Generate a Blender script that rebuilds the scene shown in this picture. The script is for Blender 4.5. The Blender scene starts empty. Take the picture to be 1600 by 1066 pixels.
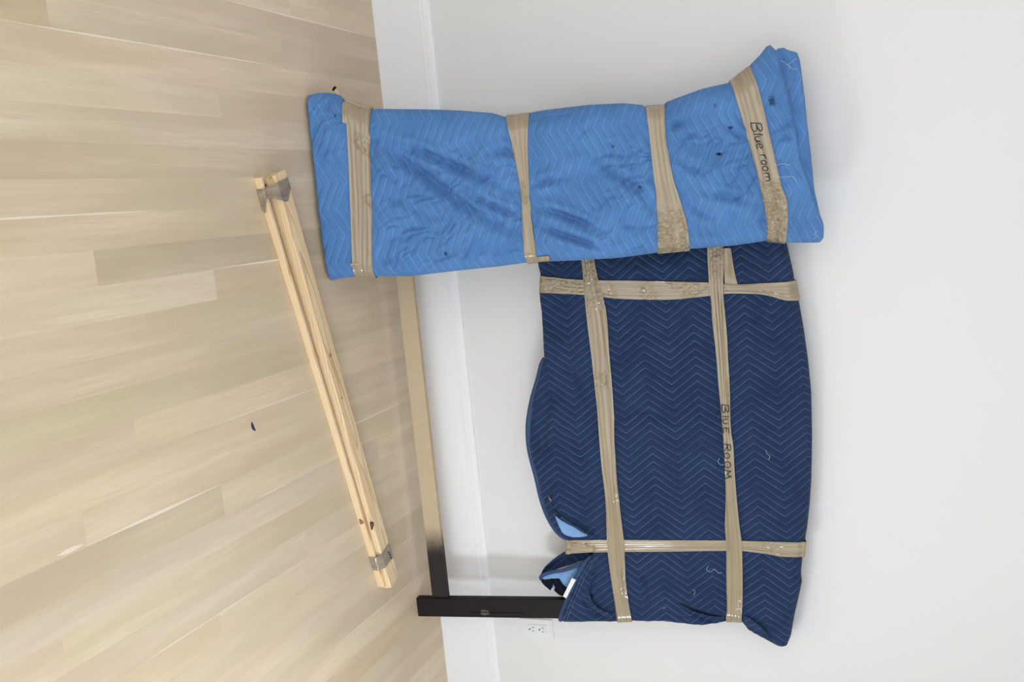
import bpy, math, random
import numpy as np
from mathutils import Vector, Matrix

random.seed(7)
rng = np.random.default_rng(11)
scn = bpy.context.scene
col = scn.collection

# ------------------------------------------------------------------ camera
FPX, PITCH, YAW, ROLL, CAM_H, CAM_D = 1614.42, 0.36806, 0.13473, 0.05052, 1.56736, 3.08513
_F = np.array([math.sin(YAW) * math.cos(PITCH), math.cos(YAW) * math.cos(PITCH), -math.sin(PITCH)])
_R = np.array([math.cos(YAW), -math.sin(YAW), 0.0])
_U = np.cross(_R, _F)
CR = math.cos(ROLL) * _R - math.sin(ROLL) * _U          # right when the picture is held upright
CU = math.sin(ROLL) * _R + math.cos(ROLL) * _U          # up when the picture is held upright
CO = np.array([0.0, -CAM_D, CAM_H])
cam_data = bpy.data.cameras.new('camera')
cam_data.sensor_fit = 'HORIZONTAL'
cam_data.sensor_width = 36.0
cam_data.lens = FPX / 1600.0 * 36.0
cam_data.clip_start = 0.05
cam = bpy.data.objects.new('camera', cam_data)
col.objects.link(cam)
# the picture lies on its side: its right edge is up in the room
mx = Matrix(((CU[0], -CR[0], -_F[0], CO[0]), (CU[1], -CR[1], -_F[1], CO[1]), (CU[2], -CR[2], -_F[2], CO[2]), (0, 0, 0, 1)))
cam.matrix_world = mx
scn.camera = cam

# ------------------------------------------------------------------ world, daylight, exposure
world = bpy.data.worlds.new('world')
scn.world = world
world.use_nodes = True
bg = world.node_tree.nodes['Background']
bg.inputs['Color'].default_value = (0.925, 0.955, 1.0, 1)
bg.inputs['Strength'].default_value = 2.19

WIN_Y, WIN_Z, WIN_W, WIN_H, WALL_R = -1.45, 0.56, 0.36, 0.90, 2.05
ld = bpy.data.lights.new('window_daylight', 'AREA')
ld.shape = 'RECTANGLE'
ld.size, ld.size_y = WIN_W, WIN_H
ld.energy = 42
ld.color = (0.86, 0.93, 1.0)
lo = bpy.data.objects.new('window_daylight', ld)
col.objects.link(lo)
lo.location = (WALL_R + 0.02, WIN_Y, WIN_Z)
lo.rotation_euler = (0, math.radians(90), 0)
lo.rotation_euler = Vector((-1, 0, 0)).to_track_quat('-Z', 'Z').to_euler()

GLINT_LAMPS = [(-0.9, -1.2), (1.1, -1.2), (-0.9, -2.6), (1.1, -2.6), (-0.9, -4.0), (1.1, -4.0)]  # positions of the added, unseen ceiling lamps

scn.view_settings.view_transform = 'Standard'
scn.view_settings.look = 'None'
scn.view_settings.exposure = 0.0
scn.view_settings.gamma = 1.0
scn.view_settings.use_curve_mapping = False

# ------------------------------------------------------------------ helpers
def ray(x, y):
    return _F * FPX + CU * (x - 800.0) + CR * (y - 533.0)

def hit(x, y, p0, n):
    d = ray(x, y)
    t = np.dot(p0 - CO, n) / np.dot(d, n)
    return CO + t * d

def link(name, mesh, mat=None, parent=None):
    o = bpy.data.objects.new(name, mesh)
    col.objects.link(o)
    if mat is not None:
        mesh.materials.append(mat)
    if parent is not None:
        o.parent = parent
    return o

def empty(name, loc=(0, 0, 0)):
    o = bpy.data.objects.new(name, None)
    o.empty_display_size = 0.1
    col.objects.link(o)
    o.location = loc
    return o

def tag(o, label, cat):
    o['label'] = label
    o['category'] = cat
    return o

def mesh_from(verts, faces, smooth=False, uv=None):
    me = bpy.data.meshes.new('mesh')
    me.from_pydata([tuple(float(c) for c in v) for v in verts], [], [tuple(f) for f in faces])
    if uv is not None:
        lay = me.uv_layers.new(name='UVMap')
        idx = np.zeros(len(me.loops), dtype=np.int32)
        me.loops.foreach_get('vertex_index', idx)
        lay.data.foreach_set('uv', np.asarray(uv, dtype=np.float32)[idx].ravel())
    if smooth:
        me.polygons.foreach_set('use_smooth', [True] * len(me.polygons))
    me.update()
    return me

def grid_faces(nu, nv, off=0, closed_u=False, flip=False):
    """vertex (i,j) -> off + j*nu + i"""
    iu = np.arange(nu if closed_u else nu - 1)
    jv = np.arange(nv - 1)
    I, J = np.meshgrid(iu, jv)
    I2 = (I + 1) % nu
    a = off + J * nu + I
    b = off + J * nu + I2
    c = off + (J + 1) * nu + I2
    d = off + (J + 1) * nu + I
    f = np.stack([a, b, c, d], -1).reshape(-1, 4)
    return f[:, ::-1] if flip else f

def fast_mesh(verts, faces, uv=None, smooth=True):
    verts = np.asarray(verts, dtype=np.float32)
    faces = np.asarray(faces, dtype=np.int32)
    me = bpy.data.meshes.new('mesh')
    me.vertices.add(len(verts))
    me.vertices.foreach_set('co', verts.ravel())
    nf = len(faces)
    me.loops.add(nf * 4)
    me.loops.foreach_set('vertex_index', faces.ravel())
    me.polygons.add(nf)
    me.polygons.foreach_set('loop_start', np.arange(0, nf * 4, 4, dtype=np.int32))
    me.polygons.foreach_set('loop_total', np.full(nf, 4, dtype=np.int32))
    me.update(calc_edges=True)
    if uv is not None:
        lay = me.uv_layers.new(name='UVMap')
        lay.data.foreach_set('uv', np.asarray(uv, dtype=np.float32)[faces.ravel()].ravel())
    if smooth:
        me.polygons.foreach_set('use_smooth', np.ones(nf, dtype=bool))
    me.validate()
    return me

def box_vf(x0, x1, y0, y1, z0, z1, bev=0.0):
    """box with chamfered edges on all sides (24 verts) or plain"""
    if bev <= 0:
        v = [(x, y, z) for z in (z0, z1) for y in (y0, y1) for x in (x0, x1)]
        f = [(0, 2, 3, 1), (4, 5, 7, 6), (0, 1, 5, 4), (2, 6, 7, 3), (0, 4, 6, 2), (1, 3, 7, 5)]
        return v, f
    import bmesh
    bm = bmesh.new()
    vs, fs = box_vf(x0, x1, y0, y1, z0, z1)
    bv = [bm.verts.new(p) for p in vs]
    for q in fs:
        bm.faces.new([bv[i] for i in q])
    bmesh.ops.bevel(bm, geom=list(bm.edges), offset=bev, segments=2, affect='EDGES', profile=0.5)
    bm.verts.index_update()
    v = [tuple(p.co) for p in bm.verts]
    f = [tuple(w.index for w in q.verts) for q in bm.faces]
    bm.free()
    return v, f

def tri(x):
    """triangle wave, period 1, range 0..1, 0 at x=0 and 1 at x=0.5"""
    f = np.mod(x, 1.0)
    return 1.0 - np.abs(2.0 * f - 1.0)

_tab = np.random.default_rng(3).random((256, 256))
def vnoise(x, y, seed=0):
    x = np.asarray(x) + seed * 17.31
    y = np.asarray(y) + seed * 9.77
    xi = np.floor(x).astype(int)
    yi = np.floor(y).astype(int)
    fx = x - xi
    fy = y - yi
    fx = fx * fx * (3 - 2 * fx)
    fy = fy * fy * (3 - 2 * fy)
    g = lambda i, j: _tab[np.mod(i, 256), np.mod(j, 256)]
    a = g(xi, yi) * (1 - fx) + g(xi + 1, yi) * fx
    b = g(xi, yi + 1) * (1 - fx) + g(xi + 1, yi + 1) * fx
    return (a * (1 - fy) + b * fy) * 2 - 1

def sstep(a, b, x):
    t = np.clip((x - a) / (b - a), 0, 1)
    return t * t * (3 - 2 * t)

def seg_dist(px, py, poly):
    """distance from points to a polyline and position along it 0..1"""
    best = np.full(np.shape(px), 1e9)
    par = np.zeros(np.shape(px))
    n = len(poly) - 1
    for i in range(n):
        ax, ay = poly[i]
        bx, by = poly[i + 1]
        dx, dy = bx - ax, by - ay
        L2 = dx * dx + dy * dy + 1e-12
        t = np.clip(((px - ax) * dx + (py - ay) * dy) / L2, 0, 1)
        d = np.hypot(px - ax - t * dx, py - ay - t * dy)
        m = d < best
        best = np.where(m, d, best)
        par = np.where(m, (i + t) / n, par)
    return best, par

def smooth_poly(pts, n):
    """resample a polyline evenly with light Catmull-Rom smoothing"""
    p = np.asarray(pts, float)
    P = np.vstack([2 * p[0] - p[1], p, 2 * p[-1] - p[-2]])
    out = []
    for i in range(1, len(P) - 2):
        for t in np.linspace(0, 1, 12, endpoint=False):
            a, b, c, d = P[i - 1], P[i], P[i + 1], P[i + 2]
            out.append(0.5 * ((2 * b) + (-a + c) * t + (2 * a - 5 * b + 4 * c - d) * t * t + (-a + 3 * b - 3 * c + d) * t ** 3))
    out.append(p[-1])
    out = np.array(out)
    s = np.r_[0, np.cumsum(np.linalg.norm(np.diff(out, axis=0), axis=1))]
    q = np.linspace(0, s[-1], n)
    return np.stack([np.interp(q, s, out[:, k]) for k in range(out.shape[1])], -1)

def sweep(points, nrm, half_w, half_t, nseg=8, taper=False):
    """flattened tube along 3-D points; nrm = direction of the thin axis"""
    P = np.asarray(points, float)
    T = np.gradient(P, axis=0)
    T /= np.linalg.norm(T, axis=1, keepdims=True) + 1e-12
    nrm = np.broadcast_to(np.asarray(nrm, float), P.shape)
    S = np.cross(T, nrm)
    S /= np.linalg.norm(S, axis=1, keepdims=True) + 1e-12
    N = np.cross(S, T)
    ang = np.linspace(0, 2 * np.pi, nseg, endpoint=False)
    sc = np.ones(len(P))
    if taper:
        sc = np.minimum(1, np.minimum(np.arange(len(P)), np.arange(len(P))[::-1]) / 3.0 + 0.35)
    V = P[:, None, :] + (S[:, None, :] * np.cos(ang)[None, :, None] * half_w + N[:, None, :] * np.sin(ang)[None, :, None] * half_t) * sc[:, None, None]
    v = V.reshape(-1, 3)
    f = [tuple(q) for q in grid_faces(nseg, len(P), closed_u=True)]
    f.append(tuple(range(nseg))[::-1])
    f.append(tuple((len(P) - 1) * nseg + i for i in range(nseg)))
    return v, f

def sweep_many(lists, nrm, hw, ht, nseg=6):
    V, F = [], []
    for pts in lists:
        v, f = sweep(pts, nrm, hw, ht, nseg)
        o = len(V)
        V += [tuple(x) for x in v]
        F += [tuple(i + o for i in q) for q in f]
    return V, F

# ------------------------------------------------------------------ materials
class N:
    """tiny node-graph helper"""
    def __init__(self, name):
        self.m = bpy.data.materials.new(name)
        self.m.use_nodes = True
        self.t = self.m.node_tree
        self.b = self.t.nodes['Principled BSDF']
    def node(self, typ, **kw):
        n = self.t.nodes.new(typ)
        for k, v in kw.items():
            setattr(n, k, v)
        return n
    def _set(self, sock, v):
        if isinstance(v, bpy.types.NodeSocket):
            self.t.links.new(v, sock)
        elif v is not None:
            sock.default_value = v
    def math(self, op, a, b=None, c=None, clamp=False):
        n = self.node('ShaderNodeMath', operation=op, use_clamp=clamp)
        for i, v in enumerate((a, b, c)):
            self._set(n.inputs[i], v)
        return n.outputs[0]
    def noise(self, vec, scale, detail=2.0, rough=0.5, dist=0.0):
        n = self.node('ShaderNodeTexNoise')
        self._set(n.inputs['Vector'], vec)
        n.inputs['Scale'].default_value = scale
        n.inputs['Detail'].default_value = detail
        n.inputs['Roughness'].default_value = rough
        n.inputs['Distortion'].default_value = dist
        return n.outputs['Fac']
    def mapping(self, vec, scale=(1, 1, 1), loc=(0, 0, 0), rot=(0, 0, 0)):
        n = self.node('ShaderNodeMapping')
        self._set(n.inputs['Vector'], vec)
        n.inputs['Scale'].default_value = scale
        self._set(n.inputs['Location'], loc)
        n.inputs['Rotation'].default_value = rot
        return n.outputs[0]
    def smooth(self, v, lo, hi, a=0.0, b=1.0):
        n = self.node('ShaderNodeMapRange', interpolation_type='SMOOTHSTEP')
        self._set(n.inputs['Value'], v)
        for i, q in zip((1, 2, 3, 4), (lo, hi, a, b)):
            n.inputs[i].default_value = q
        return n.outputs[0]
    def lin(self, v, lo, hi, a=0.0, b=1.0):
        n = self.node('ShaderNodeMapRange')
        self._set(n.inputs['Value'], v)
        for i, q in zip((1, 2, 3, 4), (lo, hi, a, b)):
            n.inputs[i].default_value = q
        return n.outputs[0]
    def mix(self, fac, a, b, blend='MIX'):
        n = self.node('ShaderNodeMix', data_type='RGBA', blend_type=blend)
        self._set(n.inputs[0], fac)
        for i, v in ((6, a), (7, b)):
            if isinstance(v, tuple) and len(v) == 3:
                v = v + (1,)
            self._set(n.inputs[i], v)
        return n.outputs[2]
    def ramp(self, fac, stops):
        n = self.node('ShaderNodeValToRGB')
        self._set(n.inputs[0], fac)
        e = n.color_ramp.elements
        while len(e) < len(stops):
            e.new(0.5)
        for q, (p, c) in zip(e, stops):
            q.position = p
            q.color = c + (1,)
        return n.outputs[0]
    def bump(self, h, strength, dist):
        n = self.node('ShaderNodeBump')
        self._set(n.inputs['Height'], h)
        n.inputs['Strength'].default_value = strength
        n.inputs['Distance'].default_value = dist
        self.t.links.new(n.outputs[0], self.b.inputs['Normal'])
        return n
    def uv(self):
        return self.node('ShaderNodeUVMap').outputs[0]
    def objco(self):
        return self.node('ShaderNodeTexCoord').outputs['Object']
    def sep(self, v):
        n = self.node('ShaderNodeSeparateXYZ')
        self._set(n.inputs[0], v)
        return n.outputs
    def out(self, color=None, rough=0.6, spec=0.5, **kw):
        if isinstance(color, tuple):
            color = color + (1,) if len(color) == 3 else color
        self._set(self.b.inputs['Base Color'], color)
        self._set(self.b.inputs['Roughness'], rough)
        self._set(self.b.inputs['Specular IOR Level'], spec)
        for k, v in kw.items():
            self._set(self.b.inputs[k], v)
        return self.m

def plain(name, color, rough=0.5, spec=0.4, var=0.06, scale=30):
    n = N(name)
    f = n.noise(n.objco(), scale, 3)
    c = n.mix(f, tuple(x * (1 - var) for x in color), tuple(min(1, x * (1 + var)) for x in color))
    return n.out(c, rough, spec)

def mat_wall():
    n = N('wall_paint')
    co = n.objco()
    f = n.noise(co, 1.2, 3)
    c = n.mix(f, (0.785, 0.787, 0.79), (0.808, 0.81, 0.812))
    n.bump(n.noise(co, 260, 2), 0.06, 0.002)
    return n.out(c, 0.62, 0.3)

def mat_plank():
    n = N('oak_plank')
    oi = n.node('ShaderNodeObjectInfo')
    off = n.node('ShaderNodeCombineXYZ')
    for i in range(3):
        n.t.links.new(n.math('MULTIPLY', oi.outputs['Random'], 37.0 + i * 11), off.inputs[i])
    co = n.node('ShaderNodeVectorMath', operation='ADD')
    n.t.links.new(n.objco(), co.inputs[0])
    n.t.links.new(off.outputs[0], co.inputs[1])
    co = co.outputs[0]
    broad = n.noise(n.mapping(co, (9, 0.8, 1)), 1.6, 3, 0.5, 0.4)
    grain = n.noise(n.mapping(co, (60, 2.2, 1)), 2.0, 5, 0.62, 0.25)
    fine = n.noise(n.mapping(co, (420, 9.0, 1)), 1.0, 3, 0.6)
    ray_f = n.noise(n.mapping(co, (26, 60, 1)), 1.0, 2, 0.5)
    c = n.mix(n.smooth(broad, 0.3, 0.72), (0.615, 0.508, 0.362), (0.75, 0.638, 0.482))
    c = n.mix(n.smooth(grain, 0.35, 0.7, 0.0, 0.55), c, (0.635, 0.515, 0.385))
    c = n.mix(n.smooth(fine, 0.5, 0.8, 0.0, 0.28), c, (0.52, 0.405, 0.295))
    c = n.mix(n.smooth(ray_f, 0.62, 0.8, 0.0, 0.18), c, (0.78, 0.66, 0.52))
    c = n.mix(1.0, c, oi.outputs['Color'], 'MULTIPLY')
    n.bump(fine, 0.08, 0.0006)
    return n.out(c, 0.46, 0.35)

def mat_blanket(name, base, dark, thread, vertical, spots=(), phase=(0, 0), amp=0.036, thread_mix=0.6):
    """quilted moving blanket; UV in metres. zigzag stitching rows, fine woven bump, stains with their own shape"""
    n = N(name)
    u = n.sep(n.uv())
    q, p = (u[0], u[1]) if not vertical else (u[1], u[0])
    q = n.math('ADD', q, phase[0])
    p = n.math('ADD', p, phase[1])
    wob = n.noise(n.uv(), 28, 1)
    p = n.math('ADD', p, n.math('MULTIPLY', n.math('SUBTRACT', wob, 0.5), 0.003))
    t = n.math('PINGPONG', q, 0.075)
    t = n.math('MULTIPLY', t, amp / 0.075)
    ph = n.math('DIVIDE', n.math('SUBTRACT', p, t), 0.0240)
    fr = n.math('FRACT', ph)
    d = n.math('SUBTRACT', 0.5, n.math('ABSOLUTE', n.math('SUBTRACT', fr, 0.5)))   # 0 on the stitch row
    line = n.smooth(d, 0.022, 0.052, 1.0, 0.0)
    dash = n.noise(n.uv(), 420, 1)
    wear = n.noise(n.uv(), 14, 2)
    line = n.math('MULTIPLY', line, n.smooth(dash, 0.35, 0.55, 0.45, 1.0))
    line = n.math('MULTIPLY', line, n.smooth(wear, 0.3, 0.6, 0.35, 1.0))
    tone = n.noise(n.uv(), 7, 4, 0.6)
    c = n.mix(n.smooth(tone, 0.3, 0.7), dark, base)
    weave = n.noise(n.uv(), 900, 2)
    c = n.mix(n.smooth(weave, 0.4, 0.8, 0, 0.16), c, thread)
    c = n.mix(n.math('MULTIPLY', line, thread_mix), c, thread)
    for (sa, sb, r, asp, dk) in spots:
        mp = n.mapping(n.uv(), (1, 1, 1), (-sa, -sb, 0))
        s = n.sep(mp)
        dd = n.math('SQRT', n.math('ADD', n.math('POWER', n.math('MULTIPLY', s[0], asp), 2.0), n.math('POWER', s[1], 2.0)))
        nz = n.noise(n.uv(), 130, 3, 0.7)
        dd = n.math('ADD', dd, n.math('MULTIPLY', n.math('SUBTRACT', nz, 0.5), r * 2.2))
        k = n.smooth(dd, r * 0.35, r * 1.05, dk, 0.0)
        c = n.mix(k, c, (0.012, 0.016, 0.024))
    n.bump(weave, 0.25, 0.0012)
    n.b.inputs['Sheen Weight'].default_value = 0.06
    n.b.inputs['Sheen Roughness'].default_value = 0.6
    return n.out(c, 0.95, 0.05)

def mat_tape(name='packing_tape', base=(0.37, 0.305, 0.20), dark=(0.285, 0.23, 0.145), crumple=0.5, zone=None, flat=0.12):
    n = N(name)
    uv = n.uv()
    st = n.noise(n.mapping(uv, (2.5, 150, 1)), 1.0, 2, 0.5, 0.2)
    st2 = n.noise(n.mapping(uv, (1.5, 60, 1)), 1.0, 2, 0.6, 0.4)
    bl = n.noise(uv, 9, 2)
    c = n.mix(n.smooth(st, 0.3, 0.75), dark, base)
    c = n.mix(n.smooth(st2, 0.52, 0.75, 0, 0.35), c, (0.50, 0.42, 0.29))
    c = n.mix(n.smooth(bl, 0.35, 0.7, 0.0, 0.3), c, (0.36, 0.30, 0.20))
    st3 = n.noise(n.mapping(uv, (0.8, 95, 1)), 1.0, 1, 0.5, 0.2)
    c = n.mix(n.smooth(st3, 0.58, 0.72, 0, 0.5), c, (0.20, 0.155, 0.09))
    v = n.node('ShaderNodeTexVoronoi', feature='F1')
    n._set(v.inputs['Vector'], n.mapping(uv, (1, 1.3, 1)))
    v.inputs['Scale'].default_value = 85
    cr = n.noise(uv, 75, 2, 0.6, 0.8)
    msk = n.smooth(n.noise(uv, 9, 1), 0.44, 0.58)
    if zone is not None:
        msk = n.math('MULTIPLY', n.smooth(n.noise(uv, 14, 1), 0.30, 0.50), n.smooth(n.sep(uv)[0], zone[0], zone[1]))
    else:
        msk = n.smooth(n.noise(uv, 7, 1), 0.56, 0.66)
    h = n.math('ADD', n.math('MULTIPLY', st, flat), n.math('MULTIPLY', n.math('MULTIPLY', n.math('ADD', v.outputs['Distance'], cr), msk), crumple * 3))
    n.bump(h, 1.0, 0.0042)
    return n.out(c, 0.10, 0.7)

def mat_pine():
    n = N('pine')
    oi = n.node('ShaderNodeObjectInfo')
    co0 = n.objco()
    off = n.node('ShaderNodeCombineXYZ')
    n.t.links.new(n.math('MULTIPLY', oi.outputs['Random'], 3.0), off.inputs[0])
    n.t.links.new(n.math('MULTIPLY', oi.outputs['Random'], 0.7), off.inputs[1])
    va = n.node('ShaderNodeVectorMath', operation='ADD')
    n.t.links.new(co0, va.inputs[0])
    n.t.links.new(off.outputs[0], va.inputs[1])
    co = va.outputs[0]
    # growth rings: distance from a wandering pith line -> cathedral figure on the broad face
    wob = n.noise(n.mapping(co, (3.0, 1, 1)), 1.4, 2)
    s = n.sep(co0)
    yy = n.math('ADD', s[1], n.math('MULTIPLY', n.math('SUBTRACT', wob, 0.5), 0.035))
    zz = n.math('ADD', s[2], n.math('MULTIPLY', n.noise(n.mapping(co, (2.0, 1, 1)), 1.0, 1), 0.05))
    rr = n.math('SQRT', n.math('ADD', n.math('POWER', yy, 2.0), n.math('POWER', zz, 2.0)))
    ring = n.math('FRACT', n.math('MULTIPLY', rr, 165.0))
    late = n.smooth(ring, 0.45, 0.95)
    c = n.mix(late, (0.80, 0.62, 0.385), (0.58, 0.345, 0.14))
    fine = n.noise(n.mapping(co, (6, 400, 400)), 1.0, 2)
    c = n.mix(n.smooth(fine, 0.4, 0.75, 0, 0.22), c, (0.86, 0.70, 0.47))
    broad = n.noise(n.mapping(co, (1.2, 9, 9)), 1.0, 2)
    c = n.mix(n.smooth(broad, 0.35, 0.7, 0.55, 0.05), c, (0.82, 0.66, 0.43))
    n.bump(late, 0.05, 0.0004)
    return n.out(c, 0.55, 0.3)

def mat_espresso():
    n = N('espresso_wood')
    co = n.objco()
    g = n.noise(n.mapping(co, (70, 70, 3)), 1.0, 3)
    c = n.mix(g, (0.0095, 0.0075, 0.0075), (0.0150, 0.0120, 0.0120))
    n.bump(g, 0.1, 0.0005)
    return n.out(c, 0.55, 0.16)

M = {}
M['wall'] = mat_wall()
M['trim'] = plain('trim_paint', (0.885, 0.895, 0.915), 0.35, 0.45, 0.01, 8)
M['ceiling'] = plain('ceiling_paint', (0.86, 0.86, 0.85), 0.8, 0.2, 0.01, 3)
M['plank'] = mat_plank()
M['subfloor'] = plain('subfloor_wood', (0.50, 0.39, 0.27), 0.8, 0.2)
M['filler'] = plain('pale_sapwood', (0.84, 0.735, 0.60), 0.5, 0.3, 0.05, 40)
M['espresso'] = mat_espresso()
M['pine'] = mat_pine()
M['tape'] = mat_tape(crumple=0.28)
M['tape_a'] = mat_tape('crumpled_end_tape', crumple=0.62, zone=(12 * 1.37 + 0.26, 12 * 1.37 + 0.34))
M['tape_b'] = mat_tape('crumpled_half_tape', crumple=0.62, zone=(13 * 1.37 + 0.26, 13 * 1.37 + 0.34))
M['tape_gray'] = mat_tape('greyish_tape', (0.33, 0.27, 0.20), (0.23, 0.185, 0.135), 0.7)
M['ink'] = plain('marker_ink', (0.02, 0.017, 0.018), 0.5, 0.3)
M['plastic'] = plain('white_plastic', (0.80, 0.815, 0.845), 0.3, 0.5, 0.01)
M['slot'] = plain('dark_recess', (0.05, 0.05, 0.055), 0.7, 0.2)
M['label_white'] = plain('white_label_cloth', (0.83, 0.83, 0.80), 0.8, 0.2, 0.03, 60)
M['lining'] = plain('light_blue_lining', (0.20, 0.36, 0.62), 0.9, 0.1, 0.22, 60)
M['binding'] = plain('navy_binding', (0.040, 0.072, 0.165), 0.85, 0.15, 0.2, 200)
M['thread'] = plain('pale_thread', (0.55, 0.62, 0.70), 0.8, 0.2)
M['hem_thread'] = plain('hem_thread', (0.15, 0.22, 0.33), 0.8, 0.2)
M['wadding'] = plain('black_wadding', (0.010, 0.012, 0.018), 0.95, 0.05, 0.4, 120)
M['lint'] = plain('dark_scrap', (0.035, 0.035, 0.06), 0.8, 0.2, 0.5, 300)

# ------------------------------------------------------------------ the room
WALL_Y = 0.016
X0, X1, YB, ZC = -2.2, WALL_R, -4.4, 2.75

def struct(name, vf, mat, parent=None, kind=True):
    o = link(name, mesh_from(*vf), mat, parent)
    if kind and parent is None:
        o['kind'] = 'structure'
    return o

wall_back = struct('wall_back', box_vf(X0 - 0.1, X1 + 0.1, WALL_Y, WALL_Y + 0.12, -0.02, ZC), M['wall'])
wall_back['label'] = 'plain off-white painted wall behind the wrapped furniture'
wl = struct('wall_left', box_vf(X0 - 0.12, X0, YB, WALL_Y, -0.02, ZC), M['wall'])
wl['label'] = 'off-white side wall out of view on the left'
ceil = struct('ceiling', box_vf(X0 - 0.12, X1 + 0.12, YB, WALL_Y + 0.12, ZC, ZC + 0.1), M['ceiling'])
ceil['label'] = 'flat white ceiling'
# right wall with a window opening
wy0, wy1, wz0, wz1 = WIN_Y - WIN_W / 2, WIN_Y + WIN_W / 2, WIN_Z - WIN_H / 2, WIN_Z + WIN_H / 2
V, F = [], []
for b in ((YB, wy0, -0.02, ZC), (wy1, WALL_Y, -0.02, ZC), (wy0, wy1, -0.02, wz0), (wy0, wy1, wz1, ZC)):
    v, f = box_vf(X1, X1 + 0.12, *b)
    F += [tuple(i + len(V) for i in q) for q in f]
    V += v
wr = struct('wall_right', (V, F), M['wall'])
wr['label'] = 'off-white side wall with a window opening on the right'
V, F = [], []
for b in ((wy0 - 0.07, wy0, wz0 - 0.07, wz1 + 0.07), (wy1, wy1 + 0.07, wz0 - 0.07, wz1 + 0.07), (wy0, wy1, wz0 - 0.07, wz0), (wy0, wy1, wz1, wz1 + 0.07)):
    v, f = box_vf(X1 - 0.018, X1 - 0.0005, *b)
    F += [tuple(i + len(V) for i in q) for q in f]
    V += v
wn = struct('window_1', (V, F), M['trim'])
wn['label'] = 'white window casing in the right wall'

# baseboard: tall flat board with a stepped cap, front face at y = 0
prof = [(WALL_Y, 0.0), (0.0, 0.0), (0.0, 0.160), (0.0010, 0.1612), (-0.0014, 0.1622), (-0.0014, 0.1665), (0.0016, 0.1690), (0.0016, 0.1790), (0.0040, 0.1815),
        (0.0048, 0.1880), (0.0075, 0.1925), (0.0105, 0.1955), (WALL_Y, 0.1955)]
V = [(X0, y, z) for y, z in prof] + [(X1, y, z) for y, z in prof]
k = len(prof)
F = [(i, (i + 1) % k, k + (i + 1) % k, k + i) for i in range(k)]
bb = struct('baseboard_back', (V, F), M['trim'])
bb['label'] = 'tall white baseboard with a stepped cap along the back wall'

# floor planks
floor = struct('floor', box_vf(X0 - 0.1, X1 + 0.12, YB, WALL_Y, -0.05, -0.0165), M['subfloor'])
floor['label'] = 'pale bleached oak strip floor running toward the wall'
PW = 0.0737
known = {1: [-1.41, -0.568], 3: [-0.882], 8: [-1.383], 9: [-0.996], 13: [-1.340], 15: [-1.52], 16: [-1.079], 5: [], 6: [], 7: [], 4: [], 2: [], 10: [], 11: [-2.3], 12: [-1.95],
         14: [-0.45], 17: [-0.30], 18: [-1.62], 19: [-0.75], 20: [-1.15], 21: [], 22: [-0.35], 23: [-1.0], 24: [], 25: [-0.7], 0: [-1.2], -1: [-0.5]}
tone = {(1, 1): (1.0, 0.985, 0.97), (1, 2): (0.90, 0.885, 0.86), (3, 0): (1.05, 1.05, 1.03), (3, 1): (0.98, 0.94, 0.90), (8, 0): (1.07, 1.05, 1.02), (8, 1): (0.865, 0.85, 0.80), (9, 0): (1.05, 1.04, 1.02),
        (9, 1): (0.95, 0.90, 0.84), (16, 0): (0.905, 0.89, 0.86), (16, 1): (1.05, 1.05, 1.0), (5, 0): (0.93, 0.91, 0.86), (4, 0): (1.0, 0.99, 0.97), (6, 0): (1.0, 0.985, 0.94), (2, 0): (1.03, 0.99, 0.97),
        (7, 0): (1.0, 0.97, 0.92), (15, 0): (1.06, 1.04, 1.02), (15, 1): (1.03, 1.0, 0.96), (13, 0): (0.99, 0.97, 0.94), (13, 1): (1.03, 0.98, 0.93), (11, 1): (0.99, 0.965, 0.93), (12, 1): (0.97, 0.97, 0.91),
        (10, 0): (1.0, 0.98, 0.94), (14, 0): (1.05, 1.02, 0.98), (24, 0): (1.06, 1.03, 1.0), (25, 1): (0.93, 0.87, 0.78), (25, 0): (0.95, 0.90, 0.82), (1, 0): (0.94, 0.90, 0.82)}
rp = random.Random(5)
for c in range(-21, 37):
    xa, xb = -0.592 + PW * c, -0.592 + PW * (c + 1)
    if xa < X0 - 0.02 or xb > X1 + 0.08:
        continue
    js = list(known.get(c, [rp.uniform(-1.6, -0.2)] if 0 <= c <= 28 else []))
    js = sorted(js)
    lo_y = js[0] if js else -0.2
    far = lo_y - rp.uniform(1.4, 2.1)
    edges = [YB] + ([far] if far > YB + 0.4 and far < -2.0 else []) + js + [WALL_Y - 0.001]
    first = 1 if len(edges) - len(js) > 2 else 0
    for i in range(len(edges) - 1):
        ya, yb = edges[i], edges[i + 1]
        g = 0.00002
        xm, ym = (xa + xb) / 2, (ya + yb) / 2
        hx, hy = PW / 2 - g, (yb - ya) / 2 - g
        e = 0.0004
        v = [(sx * hx, sy * hy, -0.016) for sx, sy in ((-1, -1), (1, -1), (1, 1), (-1, 1))]
        v += [(sx * hx, sy * hy, -0.00012) for sx, sy in ((-1, -1), (1, -1), (1, 1), (-1, 1))]
        v += [(sx * (hx - e), sy * (hy - e), 0.0) for sx, sy in ((-1, -1), (1, -1), (1, 1), (-1, 1))]
        f = [(3, 2, 1, 0), (8, 9, 10, 11)]
        for a in range(4):
            b = (a + 1) % 4
            f += [(a, b, 4 + b, 4 + a), (4 + a, 4 + b, 8 + b, 8 + a)]
        o = link('plank', mesh_from(v, f), M['plank'], floor)
        o.location = (xm, ym, 0)
        w = rp.uniform(0.945, 1.045)
        tc = (w * 1.01, w * rp.uniform(0.985, 1.005), w * rp.uniform(0.95, 1.01))
        tc = tone.get((c, i - first), tc)
        o.color = (*tc, 1)
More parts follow.
